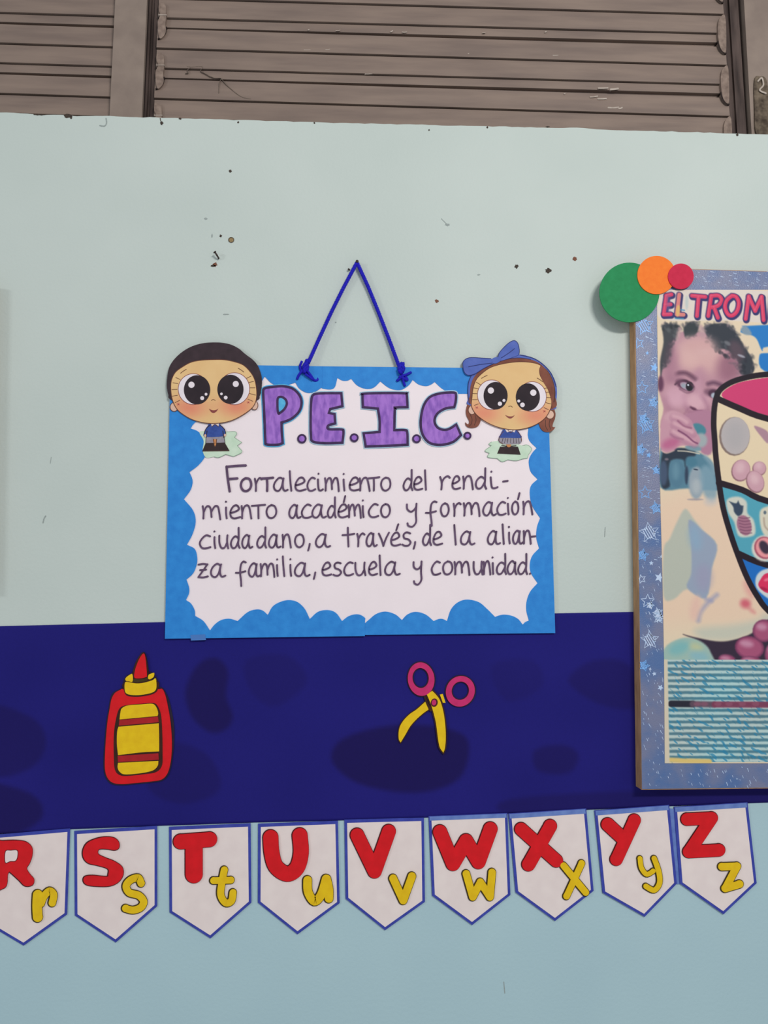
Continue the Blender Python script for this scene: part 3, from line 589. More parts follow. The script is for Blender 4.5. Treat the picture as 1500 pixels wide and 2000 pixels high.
def girlhair(sub, ln, d):
    sub('headband', [(240, 950), (215, 860), (212, 720), (235, 610), (290, 530), (380, 460), (500, 400), (650, 355), (800, 330), (900, 335), (1000, 370), (1110, 435), (1200, 520), (1265, 620), (1295, 720), (1298, 830), (1280, 930), (1240, 1000), (700, 1000)], d+.0006, 'bow')
    sub('hair', [(255, 940), (236, 820), (250, 690), (300, 585), (390, 505), (520, 430), (700, 378), (850, 365), (980, 388), (1100, 445), (1190, 545), (1245, 660), (1272, 820), (1250, 990), (700, 1000)], d+.0009, 'brown')
    sub('hair_lock', [(1105, 465, 1), (1165, 510), (1225, 600), (1262, 720), (1264, 850), (1238, 985, 1), (1232, 900), (1190, 760), (1130, 660), (1095, 580), (1086, 515)], d+.0016, 'brown')
    ln('hair_line', [(1100, 470), (1180, 530), (1240, 640), (1272, 780), (1262, 900)], 16, d+.0012, 'hairline')
    ln('headband_line', [(232, 930), (212, 800), (225, 650), (290, 540), (420, 450)], 8, d+.0011, 'bowline'); ln('headband_line', [(850, 333), (1000, 368), (1120, 440), (1230, 560), (1290, 720)], 9, d+.0011, 'bowline')
    ln('headband_line', [(560, 425), (700, 383), (850, 368), (980, 388)], 7, d+.0011, 'bowline')
    for p, nm in (([(215, 925), (190, 1000), (195, 1070), (228, 1140), (212, 1178), (180, 1155, 1), (186, 1188), (215, 1215), (270, 1222), (330, 1205), (360, 1160), (365, 1100), (290, 1040), (250, 960)], 'pigtail'),
              ([(1245, 985), (1280, 1040), (1275, 1110), (1255, 1160), (1246, 1208), (1280, 1215, 1), (1250, 1252), (1190, 1275), (1130, 1260), (1092, 1210), (1085, 1150), (1180, 1080)], 'pigtail')):
        sub(nm, p, d+.0005, 'brown')
    for p in ([(240, 1060), (262, 1110), (255, 1170), (225, 1205)], [(300, 1070), (312, 1130), (290, 1190)], [(1215, 1120), (1205, 1180), (1220, 1240)], [(1160, 1130), (1160, 1200), (1185, 1250)]): ln('hair_strand', p, 7, d+.0007, 'hairline')
    sub('bow_loop', [(175, 388), (230, 367), (380, 370), (490, 376), (528, 400), (520, 440), (400, 500), (300, 562), (220, 580), (172, 548), (151, 470), (155, 415)], d+.0021, 'bow')
    sub('bow_loop', [(575, 372), (600, 300), (680, 212), (745, 165), (790, 160), (825, 200), (840, 275), (836, 325), (780, 352), (680, 385), (600, 405)], d+.0021, 'bow')
    ln('bow_line', [(520, 440), (400, 500), (300, 562), (220, 580), (172, 548), (151, 470), (158, 408), (230, 366), (380, 370), (490, 376)], 8, d+.0022, 'bowline')
    ln('bow_line', [(575, 372), (600, 300), (680, 212), (745, 165), (790, 160), (825, 200), (840, 275), (836, 325)], 8, d+.0022, 'bowline')
    sub('bow_knot', [(508, 380), (560, 358), (600, 370), (605, 405), (560, 435), (515, 430)], d+.0025, 'bow')
    ln('bow_line', [(220, 477), (350, 452), (505, 432)], 8, d+.0024, 'bowline'); ln('bow_line', [(620, 368), (710, 310), (780, 255)], 8, d+.0024, 'bowline')
girl, sub, ln = child('girl_cutout', (880, 640), 6.25, D, girlhair,
 [(262, 850), (275, 740), (310, 640), (370, 570), (480, 490), (620, 445), (780, 420), (920, 418), (1040, 435), (1105, 462, 1), (1086, 515), (1098, 590), (1150, 680), (1200, 770), (1230, 860), (1233, 950), (1212, 1010), (1165, 1090), (1090, 1155), (980, 1210), (860, 1240), (740, 1245), (600, 1220), (470, 1170), (360, 1100), (290, 1030), (255, 950)],
 [((502, 820, 174, 182), (550, 830, 147, 168), ((492, 767, 38), (602, 928, 26), (652, 888, 18))), ((998, 842, 172, 183), (944, 847, 147, 168), ((1010, 793, 38), (878, 942, 28), (833, 895, 18)))],
 [((375, 702), (315, 665)), ((340, 745), (285, 735)), ((326, 805), (270, 803)), ((326, 878), (268, 878)), ((340, 930), (290, 948)), ((1140, 742), (1180, 735)), ((1160, 790), (1208, 785)), ((1170, 852), (1228, 855)), ((1165, 915), (1225, 930)), ((1140, 975), (1195, 1000))],
 [((378, 618), (448, 582)), ((1058, 615), (1125, 660))], [(708, 962), (735, 956), (755, 970)], [(665, 1065, 1), (700, 1098), (730, 1108), (760, 1095), (785, 1065, 1), (755, 1081), (710, 1082)],
 [(320, 975), (1145, 1020)], [(400, 1040, 48, (224, 124, 106)), (1050, 1070, 48, (224, 124, 106))], [(262, 1005, 45, 54), (1215, 1060, 50, 54)], 'big-eyed girl with brown hair and blue bow headband')
grassG = [(600, 1380), (500, 1395), (468, 1420), (500, 1440, 1), (430, 1490), (425, 1510), (475, 1530, 1), (455, 1580), (570, 1595, 1), (630, 1635), (700, 1610, 1), (800, 1622), (880, 1600), (940, 1590, 1), (950, 1550, 1), (985, 1500), (980, 1460), (930, 1430), (880, 1440), (760, 1400)]
sub('grass_patch', grassG, G2+.0010, 'grass'); ln('grass_line', grassG[1:-1], 6, G2+.0012, 'grassline')
sub('torso', [(650, 1240), (612, 1300), (598, 1340), (700, 1345), (860, 1345), (850, 1300), (812, 1255), (740, 1245)], G2+.0018, 'shirt')
sub('collar', C([(665, 1240), (690, 1278), (735, 1262), (780, 1278), (800, 1240)]), G2+.0022, 'collar'); ln('collar_line', [(700, 1250), (735, 1280), (765, 1250)], 6, G2+.0024, 'lineb')
sub('skirt', [(600, 1338), (720, 1345), (855, 1338), (868, 1395), (830, 1418), (760, 1424), (650, 1422), (590, 1398)], G2+.0016, 'grey')
for x in (640, 670, 700, 735, 770, 800, 830): ln('skirt_pleat', [(x, 1350), (x-3+(x-735)*.12, 1410)], 5, G2+.0018, 'shoe')
ln('arm_line', [(648, 1262), (605, 1320), (592, 1380), (640, 1420)], 6, G2+.0020, 'lineb'); ln('arm_line', [(812, 1262), (858, 1320), (866, 1385)], 6, G2+.0020, 'lineb')
sub('shoes', C([(605, 1452), (822, 1452), (856, 1550), (570, 1536)]), G2+.0018, 'shoe'); ln('shoe_strap', [(625, 1436), (700, 1446), (800, 1440)], 9, G2+.0018, 'shoe'); sub('legs', C([(680, 1425), (740, 1425), (735, 1450), (712, 1462), (690, 1450)]), G2+.0019, 'leg')
# cord
cord = MB()
def strands(path, r=.0023, off=.0019, pitch=.014, ph0=0.):
    L = 0; pts = []
    N_ = 90
    for s_ in range(3):
        P = []
        for k in range(N_+1):
            t = k/N_; i = min(int(t*(len(path)-1)), len(path)-2); f = t*(len(path)-1)-i
            p = path[i].lerp(path[i+1], f); tg = (path[i+1]-path[i]).normalized(); a = tg.cross(Vector((0, 1, 0))).normalized(); b = tg.cross(a)
            ln_ = t*sum((path[q+1]-path[q]).length for q in range(len(path)-1)); th = ph0+2*math.pi*ln_/pitch+s_*2.094
            P.append(p+a*off*math.cos(th)+b*off*math.sin(th))
        cord.tube(P, r, 6)
strands([at(697, 513, .0085), at(672, 560, .007), at(648, 608, .0065), at(624, 660, .008), at(602, 709, .0105)])
strands([at(697.5, 513, .0085), at(720, 562, .007), at(741, 614, .0065), at(762, 668, .008), at(782, 722, .0105)], ph0=1)
co = cord.build('cord', M['cord'], sg, flat=False)
def knot(cx, cy, seed, rx, ry, tails):
    r = random.Random(seed); m = MB()
    m.tube([at(cx+math.sin(k*.9)*1.5, cy-ry+k*ry/4, .0095) for k in range(9)], [.0015, .004, .0055, .0064, .0062, .0066, .0052, .004, .0015], 10)
    for q in range(3):
        ph = r.uniform(0, 6.28); P = []
        for k in range(25):
            t = 2*math.pi*k/24; P.append(at(cx+rx*math.cos(t+ph)*(.6+.4*math.sin(2*t+q)), cy+ry*math.sin(t*1+ph*.5)*(.7+.3*math.cos(3*t)), .0115+.0028*math.sin(2*t+q*2)))
        m.tube(P, .0031, 7)
    for tl in tails: m.tube([at(p[0], p[1], .0125-.0006*i) for i, p in enumerate(smooth(tl, False, 4))][:], .0026, 6)
    m.build('knot', M['cord'], co, flat=False)
knot(597, 716, 5, 8, 13, [[(592, 722), (584, 732), (580, 741)], [(598, 722), (606, 732), (614, 743), (621, 741), (612, 732), (602, 728)], [(590, 705), (586, 716), (590, 728)], [(596, 730), (612, 742)]])
knot(784, 720, 8, 5, 11, [[(780, 710), (783, 722), (786, 735)], [(784, 735), (795, 731), (803, 727)], [(786, 733), (780, 740), (775, 744)], [(785, 732), (788, 745), (791, 754)], [(783, 715), (787, 709)], [(786, 738), (796, 742), (790, 733)], [(779, 735), (792, 740)]])

# ------------------------------------------------------------------ glue bottle cut-out
zg = lambda p: zc(p, 160, 1250, 6.667)
gb = thing('glue_bottle_cutout', at(268, 1410, .0015), 'red and yellow paper glue bottle stuck on the navy band', 'decoration')
def g(name, poly, d1, m, sm=True, par=None, d0=.0012): return MB().prism(smooth(zg(poly)) if sm else zg(poly), d0, d1).build(name, M[m], par or gb)
body = [(555, 638), (500, 650), (430, 690), (385, 770), (360, 900), (335, 1050), (315, 1250), (300, 1500), (300, 1680), (330, 1790), (400, 1858), (520, 1876), (700, 1862), (900, 1842), (1030, 1820), (1100, 1760), (1140, 1660), (1165, 1500), (1170, 1300), (1150, 1050), (1115, 850), (1085, 720), (1045, 640), (980, 640)]
bk = [(540, 610), (490, 640), (400, 690), (365, 780), (345, 900), (318, 1050), (298, 1250), (282, 1500), (283, 1690), (315, 1805), (390, 1878), (520, 1892), (700, 1878), (900, 1858), (1040, 1835), (1118, 1770), (1160, 1660), (1185, 1500), (1203, 1280), (1195, 1080), (1145, 820), (1100, 700), (1050, 625), (985, 600), (990, 540), (960, 470), (905, 415), (860, 400), (840, 250), (815, 170), (780, 165), (735, 225), (690, 310), (650, 430), (580, 460), (545, 520), (538, 570)]
g('backing', bk, .0026, 'edge')
g('bottle_body', body, .0042, 'red')
lo = g('label_outline', [(490, 890), (440, 1050), (415, 1250), (415, 1500), (430, 1690), (500, 1762), (620, 1768), (800, 1748), (960, 1722), (1040, 1640), (1050, 1480), (1045, 1200), (1030, 980), (985, 860), (930, 822), (780, 830), (600, 846)], .0046, 'bdark')
g('label_panel', [(520, 890), (600, 852), (780, 838), (920, 832), (970, 880), (992, 950), (985, 990, 1), (760, 1010), (490, 1035, 1), (500, 950)], .0054, 'yel')
g('label_stripe', C([(487, 1042), (990, 998), (1000, 1070), (480, 1115)]), .0050, 'redd')
g('label_panel', [(475, 1130, 1), (1000, 1085, 1), (1005, 1250), (1005, 1450, 1), (760, 1465), (470, 1500, 1), (455, 1350), (458, 1200)], .0054, 'yel')
g('label_stripe', C([(465, 1510), (995, 1475), (1000, 1560), (470, 1590)]), .0050, 'redd')
g('label_panel', [(470, 1600, 1), (995, 1575, 1), (985, 1640), (920, 1700), (760, 1735), (560, 1750), (490, 1715), (465, 1660)], .0054, 'yel')
g('cap_outline', [(540, 560), (545, 650), (580, 720), (660, 738), (780, 735), (920, 705), (985, 650), (985, 540), (760, 500)], .0046, 'bdark')  # dark marker outline showing around the cap
g('cap', [(560, 560), (585, 545), (700, 565), (800, 558), (915, 525), (955, 500), (970, 570), (960, 650), (900, 690), (760, 716), (640, 715), (572, 690), (555, 625)], .0056, 'yel')
g('cap_rim', [(568, 500), (600, 468), (655, 445), (658, 540), (610, 538), (572, 530)], .0060, 'yel'); g('cap_rim', [(868, 455), (900, 438), (935, 430), (932, 480), (885, 512), (862, 500)], .0060, 'yel')
g('cap_slot', C([(645, 505), (865, 485), (855, 530), (720, 552), (655, 540)]), .0052, 'yelo')
g('nozzle_outline', [(795, 160), (825, 190), (850, 300), (868, 450), (845, 492), (770, 508), (660, 490), (665, 400), (700, 290), (745, 210)], .0056, 'bdark')
g('nozzle', [(797, 178), (818, 195), (835, 300), (845, 460), (838, 480), (770, 498), (685, 490), (690, 400), (722, 300), (760, 222)], .0064, 'red')
# ------------------------------------------------------------------ scissors cut-out
zs = lambda p: zc(p, 740, 1270, 6.818)
sx_ = thing('scissors_cutout', at(850, 1375, .0015), 'open paper scissors with pink rings and yellow blades on the navy band', 'decoration')
def ringshape(name, c_o, c_i, d0, d1, m, n=44):
    a = [at(*p, d1) for p in zs(ell(*c_o, n=n))]; b = [at(*p, d1) for p in zs(ell(*c_i, n=n))]; mb = MB()
    off = [Vector((0, d1-d0, 0))]*1
    mb.v = a+b+[v+off[0] for v in a]+[v+off[0] for v in b]
    for i in range(n):
        j = (i+1) % n; mb.f += [(i, n+i, n+j, j), (i, j, 2*n+j, 2*n+i), (n+j, n+i, 3*n+i, 3*n+j), (2*n+i, 2*n+j, 3*n+j, 3*n+i)]
    return mb.build(name, M[m], sx_)
def s_(name, poly, d1, m, sm=True): return MB().prism(smooth(zs(poly)) if sm else zs(poly), .0012, d1).build(name, M[m], sx_)
ringshape('ring_outline', (563, 385, 192, 240, -6), (555, 370, 92, 118, -6), .0012, .0026, 'edge'); ringshape('ring', (563, 385, 177, 224, -6), (556, 370, 108, 134, -6), .0012, .0050, 'pink')
ringshape('ring_outline', (1085, 545, 208, 218, 25), (1085, 540, 98, 110, 20), .0012, .0026, 'edge'); ringshape('ring', (1085, 547, 190, 207, 25), (1085, 540, 114, 124, 20), .0012, .0050, 'pink')
bB = [(625, 680, 1), (662, 790, 1), (590, 840), (500, 920), (420, 1010), (350, 1130), (290, 1228, 1), (265, 1180), (268, 1060), (310, 960), (400, 860), (500, 790), (580, 720)]
bA = [(640, 592, 1), (710, 540, 1), (760, 590), (810, 660), (845, 760), (870, 880), (888, 1050), (890, 1200), (878, 1310), (858, 1365, 1), (810, 1290), (785, 1160), (765, 1000), (740, 880), (700, 740), (665, 650)]
MB().ribbon(zs(bB), 4, .0012, .0032, True, n=3).build('blade_outline', M['bdark'], sx_); s_('blade', bB, .0042, 'yel')
s_('blade_tab', C([(812, 592), (852, 583), (888, 700), (852, 700)]), .0042, 'yel')
MB().ribbon(zs(bA), 5.5, .0012, .0046, True, n=3).build('blade_outline', M['bdark'], sx_); s_('blade', bA, .0056, 'yel')
s_('rivet_outline', ell(738, 698, 46, 56, 10), .0062, 'redo', False); s_('rivet', ell(734, 696, 30, 38, 10), .0068, 'pink', False)
MB().ribbon(zs([(612, 620), (650, 720), (690, 800)]), 4.5, .0012, .0048).build('blade_gap_line', M['bdark'], sx_)  # dark line in the gap left of the front blade

# ------------------------------------------------------------------ alphabet pennants
def lerp(a, b, t): return (a[0]+(b[0]-a[0])*t, a[1]+(b[1]-a[1])*t)
def inset(P, ins):
    """inset a convex polygon, one distance per edge"""
    n_ = len(P); L = []
    ar = sum(P[i][0]*P[(i+1) % n_][1]-P[(i+1) % n_][0]*P[i][1] for i in range(n_)); sg_ = 1 if ar > 0 else -1
    for i in range(n_):
        a, b = P[i], P[(i+1) % n_]; dx, dy = b[0]-a[0], b[1]-a[1]; l = math.hypot(dx, dy); nx_, ny_ = -dy/l*sg_, dx/l*sg_
        L.append((a[0]+nx_*ins[i], a[1]+ny_*ins[i], dx, dy))
    out = []
    for i in range(n_):
        a = L[i-1]; b = L[i]; det = a[2]*b[3]-a[3]*b[2]; t = ((b[0]-a[0])*b[3]-(b[1]-a[1])*b[2])/det; out.append((a[0]+a[2]*t, a[1]+a[3]*t))
    return out
zR = (0, 1560, 4.6875); zT = (300, 1560, 3.947); zV = (660, 1560, 4.1667); zX = (990, 1550, 4.412); zZ = (1290, 1540, 7.143)
PN = [
('R', [(-38, 1636), (137, 1621), (131, 1786), (46, 1847), (-38, 1797)], 2, zR,
  [([(-60, 400), (30, 388), (150, 385), (240, 400), (290, 450), (293, 520), (270, 590), (243, 640), (268, 690), (308, 740), (296, 790), (230, 798), (170, 742), (85, 665, 1), (68, 700), (60, 790), (20, 825), (-60, 830), (-90, 600)], 0)],
  [([(345, 880), (340, 980), (345, 1085)], 88), ([(375, 960), (405, 890), (455, 845), (492, 880), (478, 955)], 66)]),
('S', [(145, 1626), (307, 1616), (307, 1770), (226, 1841), (146, 1788)], 3, zR,
  [([(1040, 360), (1085, 398), (1088, 450), (1050, 470), (980, 460), (908, 462), (898, 508), (960, 542), (1050, 578), (1118, 630), (1126, 700), (1085, 762), (1010, 798), (900, 802), (800, 790), (765, 755), (778, 715), (850, 705), (975, 716), (992, 692), (988, 642), (900, 612), (810, 590), (765, 540), (762, 470), (800, 405), (880, 368), (960, 353)], 0)],
  [([(1292, 775), (1265, 725), (1195, 745), (1155, 800), (1185, 860), (1270, 885), (1315, 940), (1290, 995), (1220, 1020), (1150, 1005)], 66)]),
('T', [(330, 1618), (489.5, 1611), (491, 1763), (411, 1833), (331, 1782)], 3, zT,
  [([(210, 332, 1), (432, 315, 1)], 106), ([(312, 345, 1), (312, 585, 1)], 122)],
  [([(545, 550), (528, 640), (518, 740), (555, 802), (600, 788), (612, 725)], 54), ([(462, 632, 1), (596, 628, 1)], 52)]),
('U', [(504, 1612), (660, 1606), (663.5, 1764), (581, 1825), (503.5, 1763)], 3, zT,
  [([(903, 300), (912, 420), (945, 525), (1030, 580), (1105, 535), (1137, 420), (1128, 285)], 108)],
  [([(1187, 630), (1192, 720), (1240, 790), (1292, 740), (1330, 620)], 66), ([(1335, 620), (1352, 700), (1352, 770)], 64)]),
('V', [(672.5, 1604), (828, 1600), (830, 1761.5), (752, 1817), (675, 1755.5)], 4, zV,
  [([(158, 298, 1), (300, 592, 1), (415, 268, 1)], 104)], [([(450, 650, 1), (532, 828, 1), (603, 632, 1)], 64)]),
('W', [(837, 1597), (991, 1591), (997, 1748), (922, 1807), (844, 1749.5)], 8, zV,
  [([(832, 272, 1), (938, 530, 1), (1045, 345, 1), (1145, 515, 1), (1242, 248, 1)], 106)], [([(1045, 612, 1), (1098, 800, 1), (1160, 680, 1), (1238, 800, 1), (1255, 600, 1)], 60)]),
('X', [(993, 1592), (1145, 1582), (1159.5, 1740), (1084, 1799), (1007, 1743)], 9, zX,
  [([(125, 308, 1), (428, 580, 1)], 104), ([(375, 282, 1), (188, 612, 1)], 106)], [([(490, 622, 1), (680, 852, 1)], 58), ([(645, 602, 1), (515, 885, 1)], 56)]),
('Y', [(1161, 1586), (1307, 1575), (1322, 1726), (1259, 1791), (1177, 1744)], 9, zX,
  [([(872, 268, 1), (1010, 395, 1)], 106), ([(1100, 232, 1), (945, 568, 1)], 100)], [([(1148, 560), (1160, 640), (1205, 695), (1262, 668)], 42), ([(1270, 560), (1308, 670), (1316, 770), (1270, 832), (1200, 800)], 46)]),
('Z', [(1316.5, 1579), (1460, 1570), (1478, 1725), (1413, 1786), (1328, 1726)], 9, zZ,
  [([(375, 432, 1), (715, 415, 1), (400, 885, 1), (818, 862, 1)], 160)], [([(860, 1092, 1), (1070, 1085, 1), (905, 1395, 1), (1105, 1335, 1)], 106)])]
for i, (ch, P, topw, z_, cap, low) in enumerate(PN):
    o = thing('letter_pennant', at((P[0][0]+P[1][0])/2, (P[0][1]+P[1][1])/2, .0014), 'white blue-edged pennant with red capital %s and yellow small %s' % (ch, ch.lower()), 'pennant', 'alphabet pennants under the navy band')
    dd = .0014+.00012*i
    P = [(P[0][0], P[0][1]-3), (P[1][0], P[1][1]-3)]+P[2:]; topw += 1
    MB().prism(P, 0.0013 if True else 0, dd+.0008).build('border', M['pborder'], o)
    MB().prism(inset(P, [6.5 if topw < 8 else 2.0, 5.2, 5.0, 5.0, 5.4]), .0013, dd+.0012).build('sheet', M['ppaper'], o)
    if topw > 7:
        q = inset(P, [1.2, 2, 1, 1, 2]); r_ = inset(P, [topw, 2, 1, 1, 2]); MB().prism([q[0], q[1], r_[1], r_[0]], .0013, dd+.0016).build('top_strip', M['pborder2'], o)
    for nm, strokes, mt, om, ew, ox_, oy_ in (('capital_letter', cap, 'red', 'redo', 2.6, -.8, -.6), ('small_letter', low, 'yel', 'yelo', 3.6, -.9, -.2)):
        a = MB(); b = MB(); s0 = z_[2]
        for pts, wd in strokes:
            pz = zc(pts, *z_)
            if wd == 0:
                q = smooth(pz); a.prism(q, .0013, dd+.0042); b.ribbon([(p[0]-.6, p[1]-.4) for p in q], 3.6, .0013, dd+.0026, True, n=1)
                continue
            wd *= 1.08 if mt == 'red' else 1.0; a.ribbon(pz, wd/s0, .0013, dd+.0042, n=6) if len(pz[0]) < 3 else [a.ribbon([pz[k][:2], pz[k+1][:2]], wd/s0, .0013, dd+.0042) for k in range(len(pz)-1)]
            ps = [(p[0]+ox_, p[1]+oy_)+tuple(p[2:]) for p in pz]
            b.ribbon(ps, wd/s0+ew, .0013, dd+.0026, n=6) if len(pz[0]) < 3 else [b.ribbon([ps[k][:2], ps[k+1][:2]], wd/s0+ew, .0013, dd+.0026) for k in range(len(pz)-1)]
        L = a.build(nm, M[mt], o); b.build('letter_shadow_outline', M[om], L)  # dark ribbon under each letter: outline and painted edge shadow in one
        if ch == 'R' and mt == 'red':
            h = smooth(zc([(50, 482), (100, 472), (158, 474), (160, 535), (140, 570), (95, 574), (48, 584)], *z_)); MB().prism(h, .0013, dd+.0046).build('letter_hole', M['ppaper'], L)
            MB().ribbon(h, 1.2, .0013, dd+.0047, True, n=1).build('hole_edge', M[om], L)
MB().prism([(1306.5, 1579), (1317, 1580), (1329, 1727), (1321, 1727)], .0006, .0015).build('paper_strip', M['pborder2'], label='thin light blue paper strip between the Y and Z pennants', category='paper')
# ------------------------------------------------------------------ food poster board on the right
BD = .030
pb = thing('poster_board', at(1600, 1040, 0), 'large cardboard poster board wrapped in blue starry foil, food spinning top print', 'poster')
BP = [(1238, 522), (2010, 545), (2035, 1534), (1253, 1542.5)]
MB().prism(BP, .0014, BD-.001).build('cardboard', M['board'], pb)
MB().prism([(1240, 523), (2008, 546), (2033, 1532), (1254, 1541)], BD-.001, BD).build('foil_wrap', M['foil'], pb)
def left_edge(y): return np.interp(y, [560, 627, 820, 980, 1180, 1288, 1490], [1283, 1283.5, 1286, 1290, 1295, 1297, 1298.5])
xs = np.concatenate([np.arange(0, 222, 1.0), np.arange(222, 690, 3.5)]); ys = np.arange(566, 1492, 1.0)
def wp_(X, Y): return left_edge(Y)+X+0, Y+(X)*.003
# paint with absolute pixel coordinates: shift each row by its left edge
class Pr(Print): pass
T = Pr(xs+1283, ys, (226, 205, 176))
T.X = T.X-1283+left_edge(T.Y); T.xs = xs+1290
def win(pts, m):
    a = np.array([(p[0], p[1]) for p in pts]); x0, y0 = a.min(0)-m; x1, y1 = a.max(0)+m
    i = np.searchsorted(xs, [x0-1299, x1-1283]); j = np.searchsorted(T.ys, [y0, y1]); return slice(j[0], j[1]), slice(max(0, i[0]-1), i[1]+1)
T.win = win
a5 = lambda p: zc(p, 1160, 480, 4.412); a6 = lambda p: zc(p, 1230, 800, 5); a7 = lambda p: zc(p, 1230, 1180, 5)
def P5(p, c, b=2, al=1): T.poly(a5(p), c, b, al)
def P6(p, c, b=2, al=1): T.poly(a6(p), c, b, al)
def P7(p, c, b=2, al=1): T.poly(a7(p), c, b, al)
def E(z, cx, cy, rx, ry, rot, c, b=2, al=1):
    (x, y), = z([(cx, cy)]); s0 = 4.412 if z is a5 else 5; T.el(x, y, rx/s0, ry/s0, rot, c, b, al)
def Ln(z, pts, w_, c, b=1, al=1): s0 = 4.412 if z is a5 else 5; T.line(z(pts), w_/s0, c, b, al)
P6([(250, 900), (1400, 900), (1700, 1500), (1400, 2050), (600, 2100), (250, 2000)], (230, 198, 172), 60, .8)
P5([(1265, 745), (1290, 700), (1330, 690), (1900, 690), (1900, 900), (1500, 870), (1450, 905), (1400, 800), (1330, 760)], (46, 122, 190), 4)
P5([(1265, 720), (1310, 690), (1360, 760), (1300, 765)], (130, 150, 165), 5)
P5([(1425, 950), (1500, 925), (1800, 940), (1800, 1100), (1470, 1080)], (42, 120, 190), 4)
# baby portrait
P5([(590, 1050), (610, 900), (660, 800), (760, 740), (900, 740), (1100, 790), (1250, 880), (1330, 1000), (1330, 1100), (1200, 1170), (1080, 1280), (1040, 1400), (1030, 1600), (600, 1600), (600, 1400), (560, 1250), (565, 1130)], (186, 138, 150), 5)
E(a5, 940, 960, 230, 130, 10, (212, 168, 164), 40, .9); E(a5, 930, 890, 60, 30, 10, (222, 186, 186), 12, .7); E(a5, 1150, 1050, 90, 120, 0, (150, 100, 118), 30, .8)
E(a5, 660, 1010, 60, 150, 5, (168, 118, 136), 25, .7); E(a5, 700, 1290, 90, 90, 0, (206, 158, 172), 22, .9); E(a5, 900, 1340, 110, 80, 0, (208, 160, 172), 18, .9); E(a5, 900, 1160, 60, 120, 10, (184, 134, 152), 20, .6)
P5([(590, 690), (660, 675), (740, 690), (720, 770), (660, 850), (640, 980), (590, 1070), (578, 1150), (570, 1000), (600, 830)], (60, 64, 70), 5, .95)
P5([(780, 690), (850, 655), (905, 690), (880, 760), (800, 795), (775, 750)], (58, 64, 68), 5)
P5([(950, 695), (1080, 668), (1165, 680), (1235, 765), (1290, 860), (1355, 960), (1385, 1060), (1340, 1110), (1265, 1105), (1240, 1000), (1160, 905), (1040, 870), (985, 800)], (58, 62, 70), 5)
for k in range(26):
    x = rnd.uniform(960, 1340); y = 690+(x-960)*.85+rnd.uniform(-10, 130); E(a5, x, y, rnd.uniform(14, 34), rnd.uniform(8, 18), rnd.uniform(0, 90), rnd.choice([(40, 44, 52), (88, 92, 98), (50, 50, 60)]), 4, .6)
hr = random.Random(11)
hp = smooth([(590, 690), (660, 675), (740, 690), (720, 770), (660, 850), (640, 980), (600, 1050)], False, 8)+smooth([(780, 690), (850, 655), (905, 690), (880, 760), (800, 795)], False, 8)+smooth([(950, 695), (1080, 668), (1165, 680), (1235, 765), (1290, 860), (1355, 960), (1385, 1060), (1265, 1105), (1240, 1000), (1160, 905), (1040, 870), (985, 800)], True, 8)
for k in range(230):
    x, y = hr.choice(hp); dk = hr.random() < .6
    E(a5, x+hr.uniform(-16, 16), y+hr.uniform(-16, 16), hr.uniform(8, 22), hr.uniform(5, 12), hr.uniform(0, 180), (56, 60, 68) if dk else hr.choice([(150, 132, 136), (190, 160, 158), (110, 106, 112)]), 5, .45 if dk else .3)
E(a5, 640, 930, 30, 110, 12, (90, 74, 84), 16, .7); E(a5, 1230, 900, 60, 90, -30, (110, 84, 94), 18, .6); E(a5, 1190, 1040, 60, 90, -20, (150, 104, 118), 22, .6)
for k in range(12): E(a5, rnd.uniform(590, 720), rnd.uniform(690, 850), 18, 12, rnd.uniform(0, 90), rnd.choice([(40, 46, 50), (90, 94, 96)]), 4, .6)
E(a5, 900, 880, 150, 80, 0, (216, 176, 170), 40, .7); E(a5, 1015, 1265, 70, 34, 8, (96, 60, 82), 10, .6); E(a5, 730, 760, 16, 60, 15, (196, 160, 160), 8, .8); E(a5, 930, 740, 26, 60, -10, (186, 150, 154), 8, .8); E(a5, 1270, 950, 34, 10, 20, (190, 190, 200), 4, .7); E(a5, 1150, 840, 30, 16, 30, (120, 120, 125), 5, .8)
E(a5, 575, 1190, 26, 65, 0, (90, 50, 76), 8, .9)
Ln(a5, [(715, 1105), (790, 1095), (880, 1145)], 30, (120, 78, 98), 8, .75); Ln(a5, [(985, 1190), (1035, 1180), (1095, 1200)], 34, (96, 62, 84), 7, .8)
E(a5, 785, 1200, 88, 42, 24, (84, 46, 70), 8, .95); E(a5, 800, 1212, 62, 30, 24, (170, 150, 165), 3); E(a5, 825, 1212, 34, 40, 0, (34, 32, 40), 3); E(a5, 772, 1205, 20, 18, 20, (150, 160, 170), 3, .9); E(a5, 812, 1200, 8, 8, 0, (220, 225, 235), 2)
Ln(a5, [(700, 1195), (740, 1165), (800, 1165), (860, 1215)], 14, (66, 40, 58), 3); Ln(a5, [(740, 1235), (800, 1268), (850, 1255)], 10, (130, 88, 108), 4)
E(a5, 1035, 1275, 50, 36, 10, (80, 50, 70), 6); E(a5, 1035, 1290, 26, 24, 0, (170, 178, 190), 4); E(a5, 1058, 1272, 18, 26, 0, (30, 30, 36), 3)
E(a5, 860, 1402, 22, 13, 20, (92, 48, 72), 4); E(a5, 930, 1432, 26, 14, 15, (88, 44, 70), 4); Ln(a5, [(830, 1380), (800, 1420), (780, 1450)], 14, (160, 108, 130), 6, .7); Ln(a5, [(820, 1480), (900, 1500), (980, 1480)], 26, (150, 86, 112), 7, .9)
E(a5, 875, 1340, 62, 62, 0, (214, 168, 178), 14, .8); Ln(a5, [(770, 1310), (785, 1380), (830, 1420)], 22, (158, 104, 130), 12, .6); Ln(a5, [(930, 1290), (975, 1370), (985, 1430)], 20, (150, 98, 124), 12, .6)
